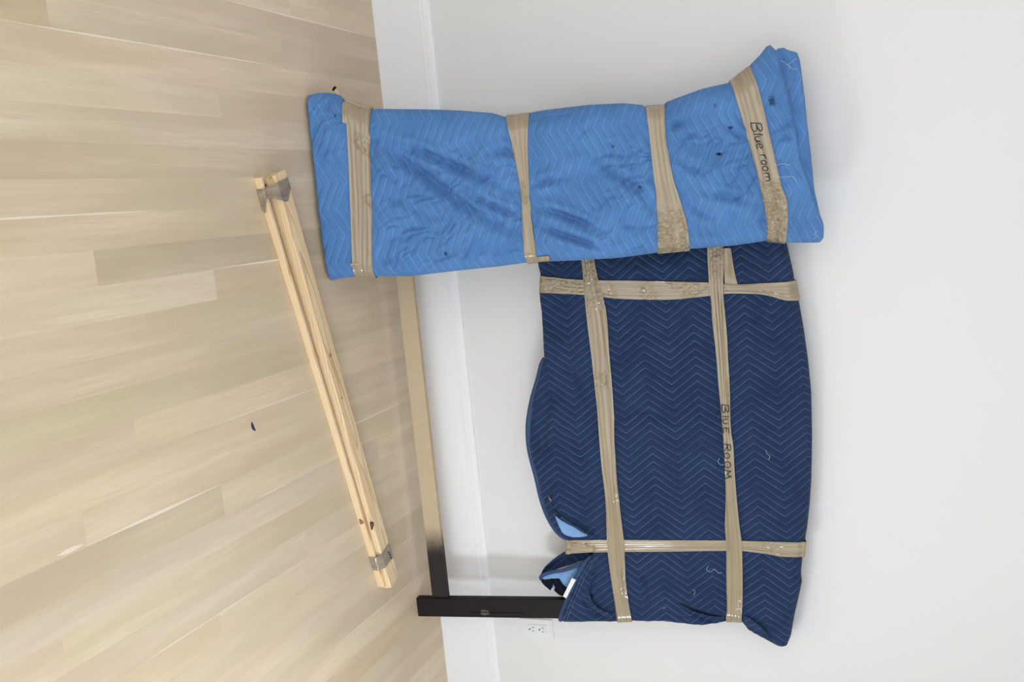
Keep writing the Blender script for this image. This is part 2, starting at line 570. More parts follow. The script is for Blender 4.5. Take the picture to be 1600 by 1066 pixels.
# pale sapwood edges along some joints (long tapering slivers)
for xc, ya, yb, w in ((-0.4475, -1.60, -0.574, 0.0042), (-0.5925, -0.85, -0.02, 0.0035), (-0.0770, -1.75, -1.15, 0.0040), (0.0705, -0.994, -0.60, 0.0040), (0.4405, -1.12, -0.55, 0.0030),
                      (0.5885, -0.62, -0.06, 0.0040), (0.5845, -1.52, -1.081, 0.0062), (0.882, -1.50, -0.90, 0.0024), (0.6610, -0.95, -0.80, 0.0040), (0.5780, -1.60, -1.53, 0.0070), (1.1765, -0.75, -0.1, 0.0022)):
    ys = np.linspace(ya, yb, 14)
    hw = w * np.clip(np.minimum((ys - ya), (yb - ys)) / (0.3 * (yb - ya)), 0.18, 1) * (1 + 0.25 * np.sin(ys * 23)) * 0.5
    v = [(xc - h, y, 0.00025) for h, y in zip(hw, ys)] + [(xc + h, y, 0.00025) for h, y in zip(hw, ys)]
    v += [(xc - h, y, -0.0004) for h, y in zip(hw, ys)] + [(xc + h, y, -0.0004) for h, y in zip(hw, ys)]
    n_ = 14
    f = []
    for i in range(n_ - 1):
        f += [(i, n_ + i, n_ + i + 1, i + 1), (2 * n_ + i, i, i + 1, 2 * n_ + i + 1), (n_ + i, 3 * n_ + i, 3 * n_ + i + 1, n_ + i + 1)]
    link('sapwood_edge', mesh_from(v, f), M['filler'], floor)

# ceiling lamps out of view, added to put glints on the tape
em = N('added_lamp_glow')
em.b.inputs['Emission Color'].default_value = (1.0, 0.96, 0.91, 1)
em.b.inputs['Emission Strength'].default_value = 110.0
M['glow'] = em.out((0.9, 0.9, 0.88), 0.5)
for i, (x, y) in enumerate(GLINT_LAMPS):
    t = empty('glint_lamp', (x, y, ZC))
    tag(t, ['left', 'right'][i % 2] + ' added unseen round ceiling downlight ' + ['near the back wall', 'in the middle of the ceiling', 'at the far end of the ceiling'][i // 2], 'ceiling light')
    t['group'] = 'added ceiling lamps for tape glints'
    n_ = 28
    an = [2 * math.pi * k / n_ for k in range(n_)]
    v, f = [], []
    for r, z in ((0.070, -0.0005), (0.068, -0.006), (0.042, -0.006), (0.036, -0.0008)):
        v += [(r * math.cos(a), r * math.sin(a), z) for a in an]
    for q in range(3):
        f += [(q * n_ + k, q * n_ + (k + 1) % n_, (q + 1) * n_ + (k + 1) % n_, (q + 1) * n_ + k) for k in range(n_)]
    link('trim_ring', mesh_from(v, f), M['trim'], t)
    v = [(0.036 * math.cos(a), 0.036 * math.sin(a), -0.0015) for a in an]
    link('lens', mesh_from(v, [tuple(range(n_))[::-1]]), M['glow'], t)

# ------------------------------------------------------------------ leaning frames and padded bodies
class Frame:
    """a leaning plane: a = world x, b = up along the plane, n = toward the room"""
    def __init__(self, y_foot, slope):
        al = math.atan(slope)
        self.o = np.array([0.0, y_foot, 0.0])
        self.A = np.array([1.0, 0, 0])
        self.B = np.array([0, math.sin(al), math.cos(al)])
        self.Nn = np.array([0, -math.cos(al), math.sin(al)])
    def px(self, x, y, n=0.0):
        p = hit(x, y, self.o + self.Nn * n, self.Nn) - self.o
        return float(p @ self.A), float(p @ self.B)
    def pxs(self, pts, n=0.0):
        return np.array([self.px(x, y, n) for x, y in pts])
    def w(self, a, b, n):
        a, b, n = np.broadcast_arrays(np.asarray(a, float), np.asarray(b, float), np.asarray(n, float))
        return self.o + a[..., None] * self.A + b[..., None] * self.B + n[..., None] * self.Nn

class Body:
    """padded body over a four-sided outline (transfinite patch) with rounded rims"""
    def __init__(self, fr, L, R, B, T, thick, rim, mid):
        self.fr, self.thick, self.mid = fr, thick, mid
        self.rim = rim                      # rim radius left, right, bottom, top
        self.c = [self._arc(q) for q in (L, R, B, T)]
        self.bands = []
        self.disp = None
        aa = np.concatenate([q[1][:, 0] for q in self.c])
        bb_ = np.concatenate([q[1][:, 1] for q in self.c])
        self.W, self.H = aa.max() - aa.min(), bb_.max() - bb_.min()
    @staticmethod
    def _arc(p):
        p = np.asarray(p, float)
        s = np.r_[0, np.cumsum(np.linalg.norm(np.diff(p, axis=0), axis=1))]
        return s / s[-1], p
    @staticmethod
    def _ev(c, t):
        return np.stack([np.interp(t, c[0], c[1][:, 0]), np.interp(t, c[0], c[1][:, 1])], -1)
    def ab(self, t, w):
        L, R, B, T = self.c
        l, r, b, tp = self._ev(L, w), self._ev(R, w), self._ev(B, t), self._ev(T, t)
        t_, w_ = t[..., None], w[..., None]
        p00, p10, p01, p11 = B[1][0], B[1][-1], T[1][0], T[1][-1]
        return (1 - t_) * l + t_ * r + (1 - w_) * b + w_ * tp - ((1 - t_) * (1 - w_) * p00 + t_ * (1 - w_) * p10 + (1 - t_) * w_ * p01 + t_ * w_ * p11)
    def inv(self, a, b):
        shp = np.shape(a)
        a, b = np.ravel(a), np.ravel(b)
        tt, ww = np.meshgrid(np.linspace(0, 1, 90), np.linspace(0, 1, 120))
        g = self.ab(tt.ravel(), ww.ravel())
        t = np.zeros(len(a))
        w = np.zeros(len(a))
        for i in range(0, len(a), 2000):
            d = (a[i:i + 2000, None] - g[None, :, 0]) ** 2 + (b[i:i + 2000, None] - g[None, :, 1]) ** 2
            k = d.argmin(1)
            t[i:i + 2000], w[i:i + 2000] = tt.ravel()[k], ww.ravel()[k]
        h = 2e-3
        for _ in range(8):
            p = self.ab(t, w)
            dt = (self.ab(t + h, w) - self.ab(t - h, w)) / (2 * h)
            dw = (self.ab(t, w + h) - self.ab(t, w - h)) / (2 * h)
            ea, eb = a - p[:, 0], b - p[:, 1]
            det = dt[:, 0] * dw[:, 1] - dt[:, 1] * dw[:, 0]
            det = np.where(np.abs(det) < 1e-6, 1e-6, det)
            st = (ea * dw[:, 1] - eb * dw[:, 0]) / det
            sw = (eb * dt[:, 0] - ea * dt[:, 1]) / det
            t = np.clip(t + 0.7 * np.clip(st, -0.05, 0.05), 0, 1)
            w = np.clip(w + 0.7 * np.clip(sw, -0.05, 0.05), 0, 1)
        return t.reshape(shp), w.reshape(shp)
    def prof(self, t, w):
        out = np.ones(np.shape(t))
        for d, r in ((t * self.W, self.rim[0]), ((1 - t) * self.W, self.rim[1]), (w * self.H, self.rim[2]), ((1 - w) * self.H, self.rim[3])):
            x = np.clip(1 - d / r, 0, 1)
            out = out * np.sqrt(np.clip(1 - x * x, 0, 1))
        return out
    def band_mask(self, a, b):
        """1 under a tape band, and distance outside the nearest band"""
        m = np.zeros(np.shape(a))
        near = np.full(np.shape(a), 9.0)
        for axis, lo_, hi_, rng_ in self.bands:
            q, p = (a, b) if axis == 0 else (b, a)
            l = np.interp(q, lo_[:, axis], lo_[:, 1 - axis])
            h = np.interp(q, hi_[:, axis], hi_[:, 1 - axis])
            d = np.maximum(l - p, p - h)
            d = np.where((q < rng_[0]) | (q > rng_[1]), 9.0, d)
            m = np.maximum(m, 1 - sstep(-0.003, 0.003, d))
            near = np.minimum(near, np.maximum(d, 0))
        return m, near
    def n_front(self, t, w, detail=True):
        p = self.ab(t, w)
        pr = self.prof(t, w)
        a, b = p[..., 0], p[..., 1]
        m, near = self.band_mask(a, b)
        h = self.thick / 2 - self.cinch * np.exp(-(near / 0.022) ** 2)
        if self.disp is not None:
            h = h + self.disp(a, b, m, near, detail)
        return pr * h, p
    def mesh(self, nt, nw, uvfun=None):
        sp = lambda n: np.unique(np.r_[np.linspace(0, 1, n), 0.5 - 0.5 * np.cos(np.linspace(0, 1, 9) * 0.35), 1 - (0.5 - 0.5 * np.cos(np.linspace(0, 1, 9) * 0.35))])
        ts, ws = sp(nt), sp(nw)
        tt, ww = np.meshgrid(ts, ws)
        n, p = self.n_front(tt, ww)
        P = self.fr.w(p[..., 0], p[..., 1], self.mid + n)
        nu, nv = len(ts), len(ws)
        verts = P.reshape(-1, 3)
        faces = grid_faces(nu, nv)
        uv = p.reshape(-1, 2)
        # rear side, coarser sampling of the interior but the same rim rows
        pr = self.prof(tt, ww)
        Pb = self.fr.w(p[..., 0], p[..., 1], self.mid - pr * self.thick / 2)
        verts = np.vstack([verts, Pb.reshape(-1, 3)])
        faces = np.vstack([faces, grid_faces(nu, nv, nu * nv, flip=True)])
        uv = np.vstack([uv, uv])
        return fast_mesh(verts, faces, uv)
    def tape(self, lo_, hi_, off, n_s=200, n_k=22, streak=0.0013, min_n=0.006, seed=0, extra_n=0.0):
        """band between two edge lines (in a,b), hugging the front, then round the back"""
        lo_, hi_ = smooth_poly(lo_, n_s), smooth_poly(hi_, n_s)
        k = np.linspace(0, 1, n_k)
        ab = lo_[None] * (1 - k[:, None, None]) + hi_[None] * k[:, None, None]
        t, w = self.inv(ab[..., 0], ab[..., 1])
        n, _ = self.n_front(t, w, False)
        s_ = np.r_[0, np.cumsum(np.linalg.norm(np.diff((lo_ + hi_) / 2, axis=0), axis=1))]
        width = np.linalg.norm(hi_ - lo_, axis=1)
        ridges = np.zeros(ab.shape[:2])
        kk = k[:, None] * np.ones_like(ab[..., 0])
        ridges = streak * (np.abs(np.sin(kk * 14 + 2.5 * vnoise(s_[None] * 3 + kk * 0, kk * 2, seed))) + np.abs(vnoise(s_[None] * 5, kk * 9, seed + 3)))
        front = self.fr.w(ab[..., 0], ab[..., 1], self.mid + np.maximum(n, min_n) + ridges + extra_n)
        back = self.fr.w(ab[..., 0], ab[..., 1], self.mid - np.maximum(self.prof(t, w) * self.thick / 2, min_n))
        loop = np.concatenate([front, back[:, ::-1][:, 2:-2]], axis=1)     # closed along s
        du = np.roll(loop, -1, 1) - np.roll(loop, 1, 1)
        dv = np.gradient(loop, axis=0)
        nn = np.cross(du, dv)
        nn /= np.linalg.norm(nn, axis=-1, keepdims=True) + 1e-9
        # smooth normals along the band
        for _ in range(3):
            nn = nn + np.roll(nn, 1, 1) + np.roll(nn, -1, 1)
            nn /= np.linalg.norm(nn, axis=-1, keepdims=True) + 1e-9
        if float((nn[:, :n_s] @ self.fr.Nn).mean()) < 0:
            nn = -nn
        loop = loop + nn * off
        nu = loop.shape[1]
        lu = np.r_[s_, s_[-1] + 0.05 + (s_[-1] - s_[::-1][2:-2])]
        uv = np.stack(np.broadcast_arrays(lu[None, :], (k[:, None] * 0.05)), -1)
        uv = uv + np.array([seed * 1.37, seed * 0.21])
        return fast_mesh(loop.reshape(-1, 3), grid_faces(nu, n_k, closed_u=True), uv.reshape(-1, 2))
    def surf(self, a, b, off):
        a, b = np.asarray(a, float), np.asarray(b, float)
        t, w = self.inv(a, b)
        n, _ = self.n_front(t, w, False)
        return self.fr.w(a, b, self.mid + n + off)

# handwriting: letters as strokes on a unit cell (x right, y up)
GLYPH = {
    'B': (0.75, [[(0.0, 0.0), (0.05, 1.0)], [(0.05, 1.0), (0.5, 1.02), (0.62, 0.8), (0.42, 0.6), (0.12, 0.52)], [(0.12, 0.52), (0.55, 0.45), (0.68, 0.2), (0.45, 0.0), (0.0, 0.0)]]),
    'l': (0.25, [[(0.08, 0.0), (0.12, 1.0)]]),
    'i': (0.25, [[(0.10, 0.0), (0.14, 0.72)]]),
    'u': (0.55, [[(0.0, 0.58), (0.02, 0.18), (0.16, 0.0), (0.32, 0.06), (0.42, 0.5)], [(0.42, 0.55), (0.44, 0.05)]]),
    'U': (0.62, [[(0.0, 0.85), (0.02, 0.2), (0.2, 0.0), (0.42, 0.12), (0.48, 0.85)]]),
    'e': (0.55, [[(0.03, 0.3), (0.4, 0.36), (0.36, 0.58), (0.16, 0.6), (0.02, 0.34), (0.1, 0.05), (0.34, 0.0), (0.46, 0.12)]]),
    'E': (0.62, [[(0.5, 0.85), (0.1, 0.82), (0.06, 0.45), (0.04, 0.02), (0.46, 0.0)], [(0.06, 0.45), (0.38, 0.47)]]),
    'r': (0.45, [[(0.05, 0.58), (0.08, 0.0)], [(0.07, 0.35), (0.18, 0.56), (0.38, 0.58)]]),
    'o': (0.52, [[(0.22, 0.58), (0.04, 0.42), (0.04, 0.14), (0.2, 0.0), (0.38, 0.12), (0.4, 0.4), (0.22, 0.58)]]),
    'm': (0.75, [[(0.02, 0.56), (0.04, 0.0)], [(0.04, 0.4), (0.16, 0.56), (0.28, 0.48), (0.3, 0.05)], [(0.3, 0.4), (0.42, 0.56), (0.56, 0.46), (0.6, 0.0)]]),
    'R': (0.70, [[(0.0, 0.0), (0.06, 0.95)], [(0.04, 0.95), (0.42, 0.98), (0.56, 0.78), (0.4, 0.56), (0.08, 0.5)], [(0.2, 0.5), (0.6, 0.0)]]),
    'O': (0.66, [[(0.3, 0.92), (0.06, 0.7), (0.03, 0.25), (0.22, 0.0), (0.46, 0.12), (0.54, 0.6), (0.36, 0.92), (0.26, 0.92)]]),
    'M': (0.95, [[(0.0, 0.0), (0.08, 0.9)], [(0.08, 0.9), (0.34, 0.3), (0.56, 0.9)], [(0.56, 0.9), (0.72, 0.0)]]),
}
def strokes_px(text_spots):
    """text_spots: list of (letter, x_base, y_start, height_px, width_px, slope) in picture pixels; the writing runs down the picture"""
    out = []
    for ch, xb, ys, h, wd, sl in text_spots:
        gw, st = GLYPH[ch]
        for s in st:
            q = smooth_poly(s, 14) if len(s) > 2 else np.array([np.array(s[0]) * (1 - k) + np.array(s[1]) * k for k in np.linspace(0, 1, 8)])
            out.append([(xb + y * h + sl * x / gw, ys + x / gw * wd - 0.12 * y * h * 0) for x, y in q])
    return out

# ================================================================== headboard wrapped in a dark blue blanket
HB = Frame(-0.163, 0.085)
head = empty('wrapped_headboard', (1.27, -0.163, 0.0))
tag(head, 'headboard wrapped in a dark navy quilted blanket, crossed with tan tape, leaning on the wall', 'headboard')
head.matrix_world = Matrix.Translation((1.27, -0.163, 0.0))
HINV = Matrix.Translation((-1.27, 0.163, 0.0))

def part(name, me, mat, parent, inv=None):
    """link a part whose mesh is in world coordinates under a parent placed by translation only"""
    o = link(name, me, mat, None)
    o.parent = parent
    root = parent
    loc = Vector((0, 0, 0))
    while root is not None:
        loc += root.location
        root = root.parent
    o.location = -loc
    return o

def frame_box(fr, a0, a1, b0, b1, n0, n1, bev=0.0):
    v, f = box_vf(a0, a1, n0, n1, b0, b1, bev)
    P = fr.w(np.array([p[0] for p in v]), np.array([p[2] for p in v]), np.array([p[1] for p in v]))
    return mesh_from(P, [q[::-1] for q in f])

# --- legs and lower rail
leg_r = part('leg', frame_box(HB, 1.2385, 1.3025, 0.0, 1.14, -0.030, 0.0, 0.003), M['espresso'], head)
part('leg', frame_box(HB, -0.080, -0.016, 0.0, 1.14, -0.030, 0.0, 0.003), M['espresso'], head)
part('back_panel', frame_box(HB, -0.016, 1.2385, 0.68, 1.20, -0.028, -0.006), M['espresso'], head)
rb = [HB.px(639, 630, -0.008)[1], HB.px(677, 927, -0.008)[1]]
rt = [HB.px(669, 645, -0.008)[1], HB.px(698, 927, -0.008)[1]]
rb0, rt0 = float(np.mean(rb)), float(np.mean(rt))
xs = np.linspace(-0.016, 1.2385, 200)
# slightly nibbled upper front edge of the raw board
nib = 0.0012 * np.abs(vnoise(xs * 90, xs * 0)) * sstep(0.25, 0.4, xs)
V = []
for (b_, n_) in (('lo', -0.008), ('hi', -0.008), ('hi', -0.026), ('lo', -0.026)):
    bb_ = np.full(len(xs), rb0) if b_ == 'lo' else (rt0 - (nib if n_ > -0.02 else 0))
    V.append(HB.w(xs, bb_ * np.ones(len(xs)), np.full(len(xs), n_)))
V = np.stack(V, 0)
F = []
for k in range(4):
    for i in range(len(xs) - 1):
        k2 = (k + 1) % 4
        F.append((k * 200 + i, k * 200 + i + 1, k2 * 200 + i + 1, k2 * 200 + i))
def mat_rail():
    n = N('raw_board_with_overspray')
    g = n.node('ShaderNodeNewGeometry').outputs['Position']
    s = n.sep(g)
    sp = n.noise(g, 9, 4, 0.7)
    fn = n.noise(g, 420, 2)
    x = n.math('ADD', s[0], n.math('MULTIPLY', n.math('SUBTRACT', sp, 0.5), 0.05))
    x = n.math('ADD', x, n.math('MULTIPLY', n.math('SUBTRACT', fn, 0.5), 0.05))
    k = n.smooth(x, 0.985, 1.095)
    raw = n.mix(n.noise(g, 60, 3), (0.49, 0.385, 0.255), (0.57, 0.455, 0.31))
    return n.out(n.mix(k, raw, (0.016, 0.013, 0.013)), 0.6, 0.3)
M['rail'] = mat_rail()
rail = part('lower_rail', mesh_from(V.reshape(-1, 3), F), M['rail'], head)
rail['label'] = 'raw tan board with dark overspray at its right end'
# screw holes and mounting slot on the leg
for x, y in ((714, 943), (741, 943)):
    a, b = HB.px(x, y)
    an = np.linspace(0, 2 * np.pi, 12, endpoint=False)
    r_ = 0.0022
    v = np.vstack([HB.w(a + r_ * np.cos(an), b + r_ * np.sin(an), np.full(12, 0.0004)), HB.w(a + r_ * 0.5 * np.cos(an), b + r_ * 0.5 * np.sin(an), np.full(12, -0.001))])
    f = [(k, (k + 1) % 12, 12 + (k + 1) % 12, 12 + k) for k in range(12)] + [tuple(range(12, 24))]
    part('screw_hole', mesh_from(v, f), M['slot'], leg_r)
a0, b0 = HB.px(735, 957.5)
a1, b1 = HB.px(818, 957.5)
M['black'] = plain('black_slit', (0.004, 0.004, 0.004), 0.8, 0.1)
M['residue'] = plain('tape_residue', (0.075, 0.062, 0.056), 0.35, 0.5, 0.5, 120)
part('slot', frame_box(HB, (a0 + a1) / 2 - 0.0012, (a0 + a1) / 2 + 0.0012, b0, b1, -0.001, 0.0004), M['black'], leg_r)
pts = HB.pxs([(752, 953), (763, 954.5), (765, 960), (757, 962), (751, 960)])
v = HB.w(pts[:, 0], pts[:, 1], np.full(5, 0.0002))
part('tape_residue', mesh_from(v, [(0, 1, 2, 3, 4)]), M['residue'], leg_r)

# --- blanket body
MIDN = -0.014
PXB = lambda pts: HB.pxs(pts, MIDN + 0.012)
Bc = PXB([(840, 405), (840, 411), (844, 431), (842.5, 460), (845.6, 485), (849, 535), (850, 562), (842, 593), (834, 620), (828, 650), (826, 674), (829, 704), (840, 747), (847, 778), (857, 808), (872, 832), (889, 843), (908, 847), (925, 848),
          (927, 856), (926, 867), (915, 879), (901, 903), (889.5, 930), (879, 957), (874, 970)])
Tc = PXB([(1239, 424), (1241.6, 439), (1249, 475), (1256, 515), (1262.5, 562), (1267.6, 613), (1269, 680), (1268.6, 714), (1267.6, 754), (1265, 790), (1261, 828), (1257.5, 847), (1254, 872), (1251.5, 896), (1253, 911), (1249, 930), (1242, 960), (1236, 994), (1230, 1009), (1222, 1013)])
Rc = PXB([(874, 970), (884, 972), (962, 972), (986, 970.5), (1033, 971), (1070, 975), (1094, 977), (1121, 974), (1138, 971), (1158, 972), (1168, 984), (1188, 996), (1208, 1006), (1222, 1013)])
left_a = -0.095
Bc = np.vstack([[left_a, Bc[0][1] + 0.02], Bc])
Tl = Tc[0]
Tc = np.vstack([[left_a, Tl[1] - 0.085], [left_a + 0.09, Tl[1] - 0.045], [0.16, Tl[1] - 0.014], Tc])
Lc = np.array([Bc[0], (Bc[0] + Tc[0]) / 2 + [-0.004, 0], Tc[0]])
navy = Body(HB, Lc, Rc, Bc, Tc, 0.066, (0.03, 0.020, 0.016, 0.028), MIDN)
navy.cinch = 0.004

def ext(p, a_target=None, b_target=None, end=0):
    """extend an edge line straight on to a given a or b"""
    p = np.asarray(p, float)
    q = p if end == 0 else p[::-1]
    d = (q[0] - q[3 if len(q) > 3 else 1])
    t = (a_target - q[0][0]) / d[0] if a_target is not None else (b_target - q[0][1]) / d[1]
    q = np.vstack([q[0] + d * t, q])
    return q if end == 0 else q[::-1]

TN = MIDN + 0.034
H1l = ext(HB.pxs([(909, 410), (916.5, 495), (928, 596), (937, 698), (945, 781), (950, 869), (959, 943), (963, 972.5)], TN), a_target=left_a - 0.004)
H1u = ext(HB.pxs([(930, 410), (938, 450), (948, 490), (954, 562), (962, 698), (965, 747), (974, 842), (977.5, 909), (987, 971)], TN), a_target=left_a - 0.004)
H2l = ext(HB.pxs([(1104, 392), (1108, 444), (1119, 562), (1127.5, 664), (1132, 764), (1134, 842), (1134, 905), (1134, 972)], TN), a_target=left_a - 0.004)
H2u = ext(HB.pxs([(1130, 392), (1132, 458), (1137.6, 562), (1145, 697), (1148, 747), (1154, 815), (1158, 849), (1160, 905), (1159, 972.5)], TN), a_target=left_a - 0.004)
V1l = HB.pxs([(842, 431), (910, 437.6), (1002, 439), (1105, 441), (1153, 444), (1200, 442), (1243, 439)], TN)
V1u = HB.pxs([(842, 459), (911, 462), (969, 468), (1046, 469), (1097, 464), (1138, 459), (1188, 461), (1225, 470), (1249, 471)], TN)
V2l = HB.pxs([(884, 845), (948, 844), (1002, 844), (1087, 845), (1134, 845), (1171, 846), (1259, 848)], TN)
V2u = HB.pxs([(884, 867), (948, 864), (1036, 863), (1134, 862), (1158, 862), (1198, 867), (1219, 871), (1256, 872.5)], TN)
V1l, V1u, V2l, V2u = [smooth_poly(q, 40) for q in (V1l, V1u, V2l, V2u)]
navy.bands = [(0, smooth_poly(H1l, 60), smooth_poly(H1u, 60), (-1, 2)), (0, smooth_poly(H2l, 60), smooth_poly(H2u, 60), (-1, 2)),
              (1, V1l, V1u, (V1l[:, 1].min() - 0.01, 2)), (1, V2l, V2u, (V2l[:, 1].min() - 0.01, 2))]

NAVY_PH = (-HB.px(1105, 800, TN)[1] % 0.15, 0.0)
NAVY_AMP = 0.055
cre_b = [([(1060, 940), (1085, 955), (1110, 965), (1150, 968), (1190, 985)], 0.010, 0.010), ([(930, 925), (915, 935), (925, 950), (955, 965)], 0.010, 0.008), ([(1075, 690), (1090, 640), (1080, 600)], 0.004, 0.014),
         ([(960, 650), (1000, 640), (1060, 655)], 0.004, 0.012), ([(860, 600), (855, 640), (852, 690), (860, 740)], 0.007, 0.020), ([(880, 560), (905, 590), (925, 640)], 0.004, 0.012),
         ([(880, 640), (905, 700), (930, 760)], 0.004, 0.012), ([(980, 880), (1010, 900), (1020, 960)], 0.004, 0.010), ([(1180, 400), (1190, 430)], 0.003, 0.010), ([(890, 800), (910, 815), (940, 835)], 0.006, 0.010)]
cre_b = [(PXB(p), d, s) for p, d, s in cre_b]
def quilt(p, q, amp, depth):
    ph = (p - amp * tri(q / 0.15)) / 0.0240
    return depth * (np.abs(np.sin(np.pi * ph)) ** 0.75 - 1.0)
def navy_disp(a, b, m, near, detail):
    soft = 1 - np.exp(-(near / 0.03) ** 2)
    h = 0.0075 * vnoise(a * 7, b * 7, 1) * soft + 0.005 * vnoise(a * 18, b * 14, 2) * soft + 0.0022 * vnoise(a * 38, b * 30, 6) * soft
    for poly, d, s in cre_b:
        dist, par = seg_dist(a, b, poly)
        h = h - 2.4 * d * np.exp(-(dist / s) ** 2) * np.sin(np.pi * np.clip(par, 0.06, 0.94)) * (1 - 0.8 * m)
    low = sstep(0.66, 0.42, b)            # looser cloth low down: short sagging ripples
    h = h + (1 - m) * low * 0.0105 * vnoise(a * 13, b * 48 + 4 * vnoise(a * 4, b * 4, 9), 4)
    if detail:
        h = h + quilt(a + NAVY_PH[1], b + NAVY_PH[0], NAVY_AMP, 0.0044) * (1 - m)
    return np.maximum(h - 0.0015 * m, -0.0155)
navy.disp = navy_disp

M['navy'] = mat_blanket('navy_quilted_blanket', (0.0145, 0.034, 0.098), (0.0115, 0.0265, 0.077), (0.17, 0.235, 0.345), True, phase=(NAVY_PH[0], NAVY_PH[1]), amp=NAVY_AMP, thread_mix=0.62,
                        spots=[(*PXB([(1122, 643)])[0], 0.008, 1.0, 0.5), (*PXB([(1124, 725)])[0], 0.006, 1.0, 0.5)])
blk = part('blanket', navy.mesh(430, 300), M['navy'], head)
blk['label'] = 'dark navy quilted moving blanket with pale zigzag stitching'

for i, (lo_, hi_, off, sd) in enumerate(((V1l, V1u, 0.0024, 1), (V2l, V2u, 0.0024, 2), (H1l, H1u, 0.0050, 3), (H2l, H2u, 0.0050, 4))):
    t = part('tape_strip', navy.tape(lo_, hi_, off, seed=sd, min_n=0.022 if sd == 2 else 0.006), M['tape'], head)
    if i == 3:
        h2 = t
        t['label'] = 'tan tape strip with handwritten letters BLUE ROOM'
# short extra strip of clear tape beside the upper band
q = HB.pxs([(1129, 388), (1131, 420), (1133, 449)], TN)
q2 = HB.pxs([(1142, 388), (1147, 420), (1153, 448)], TN)
def patch(body, e0, e1, off, nk=10, ns=24, wr=0.0012, seed=0, lift=None):
    e0, e1 = smooth_poly(e0, ns), smooth_poly(e1, ns)
    k = np.linspace(0, 1, nk)
    ab = e0[None] * (1 - k[:, None, None]) + e1[None] * k[:, None, None]
    t, w = body.inv(ab[..., 0], ab[..., 1])
    n, _ = body.n_front(t, w, False)
    n = n + off + wr * vnoise(ab[..., 0] * 60, ab[..., 1] * 60, seed)
    if lift is not None:
        n = n + lift(np.linspace(0, 1, ns)[None, :] + 0 * k[:, None], k[:, None] + 0 * n)
    P = body.fr.w(ab[..., 0], ab[..., 1], body.mid + n)
    Pb = body.fr.w(ab[..., 0], ab[..., 1], body.mid + n - 0.0006)
    V = np.vstack([P.reshape(-1, 3), Pb.reshape(-1, 3)])
    F = np.vstack([grid_faces(ns, nk), grid_faces(ns, nk, ns * nk, flip=True)])
    uv = ab.reshape(-1, 2)
    return fast_mesh(V, F, np.vstack([uv, uv]))
part('tape_strip', patch(navy, q, q2, 0.003, seed=5), M['tape'], head)

spots = [('B', 1127.8, 632.5, 10.5, 14, 0.4), ('l', 1128.8, 649, 10.5, 5, 0.3), ('U', 1129.8, 655, 9, 9.5, 0.3), ('E', 1130.4, 668, 9.5, 11.5, 0.4), ('R', 1131.5, 694, 10, 13, 0.4), ('O', 1131.5, 708, 9.5, 10, 0.3), ('O', 1132, 721, 10.5, 12, 0.3), ('M', 1132.5, 735, 11, 17, 0.3)]
for sp_ in spots:
    ln = []
    for s in strokes_px([sp_]):
        ab = HB.pxs(s, TN)
        ln.append(navy.surf(ab[:, 0], ab[:, 1], 0.0092))
    part('letter', mesh_from(*sweep_many(ln, HB.Nn, 0.0012, 0.0006)), M['ink'], h2)

# --- hem binding, linings, torn corner
def hem(px, nn, hw=0.0075, ht=0.0035, parent=blk, mat='binding', n_pts=60, name='hem_binding'):
    ab = smooth_poly(HB.pxs(px, MIDN), n_pts)
    n = nn(np.linspace(0, 1, n_pts)) if callable(nn) else np.full(n_pts, nn)
    P = HB.w(ab[:, 0], ab[:, 1], n)
    return part(name, mesh_from(*sweep(P, HB.Nn, hw, ht, 10, True), smooth=True), M[mat], parent)
hem([(850, 558), (842, 592), (834, 620), (828.5, 650), (827, 674), (830, 704), (841, 747), (848, 778), (858, 806), (873, 830), (890, 841), (910, 845), (927, 846)], lambda s: MIDN + 0.006 + 0.010 * np.sin(np.pi * s), 0.0085, 0.004)
for off_ in (0.0055, -0.001):
    ab = smooth_poly(HB.pxs([(851, 558), (843, 592), (835, 620), (829.5, 650), (828, 674), (831, 704), (842, 747), (849, 778), (859, 806), (874, 829), (890, 839.5)], MIDN), 70)
    s_ = np.linspace(0, 1, 70)
    tg = np.gradient(ab, axis=0)
    tg /= np.linalg.norm(tg, axis=1, keepdims=True)
    ab = ab + np.stack([-tg[:, 1], tg[:, 0]], -1) * off_
    part('stitching', mesh_from(*sweep(HB.w(ab[:, 0], ab[:, 1], MIDN + 0.0105 + 0.010 * np.sin(np.pi * s_)), HB.Nn, 0.0004, 0.0004, 6)), M['hem_thread'], blk)
# light lining showing where the hem curls open beside the right tape
q = HB.pxs([(868, 805), (873, 809), (879, 813), (890, 818), (903, 827), (917, 837)], TN)
q2 = HB.pxs([(869, 808), (874, 820), (880, 833), (891, 839), (905, 840), (918, 838)], TN)
part('lining', patch(navy, q, q2, 0.0025, seed=6, wr=0.0015), M['lining'], blk)
q = HB.pxs([(862, 770), (866, 790), (878, 808), (896, 819), (912, 829), (930, 838)], TN)
q2 = HB.pxs([(864, 785), (871, 803), (880, 812), (896, 824), (910, 833), (926, 839)], TN)
part('blanket_fold', patch(navy, q, q2, 0.004, seed=7, wr=0.001, lift=lambda s, k: 0.006 * np.sin(np.pi * k)), M['navy'], blk)
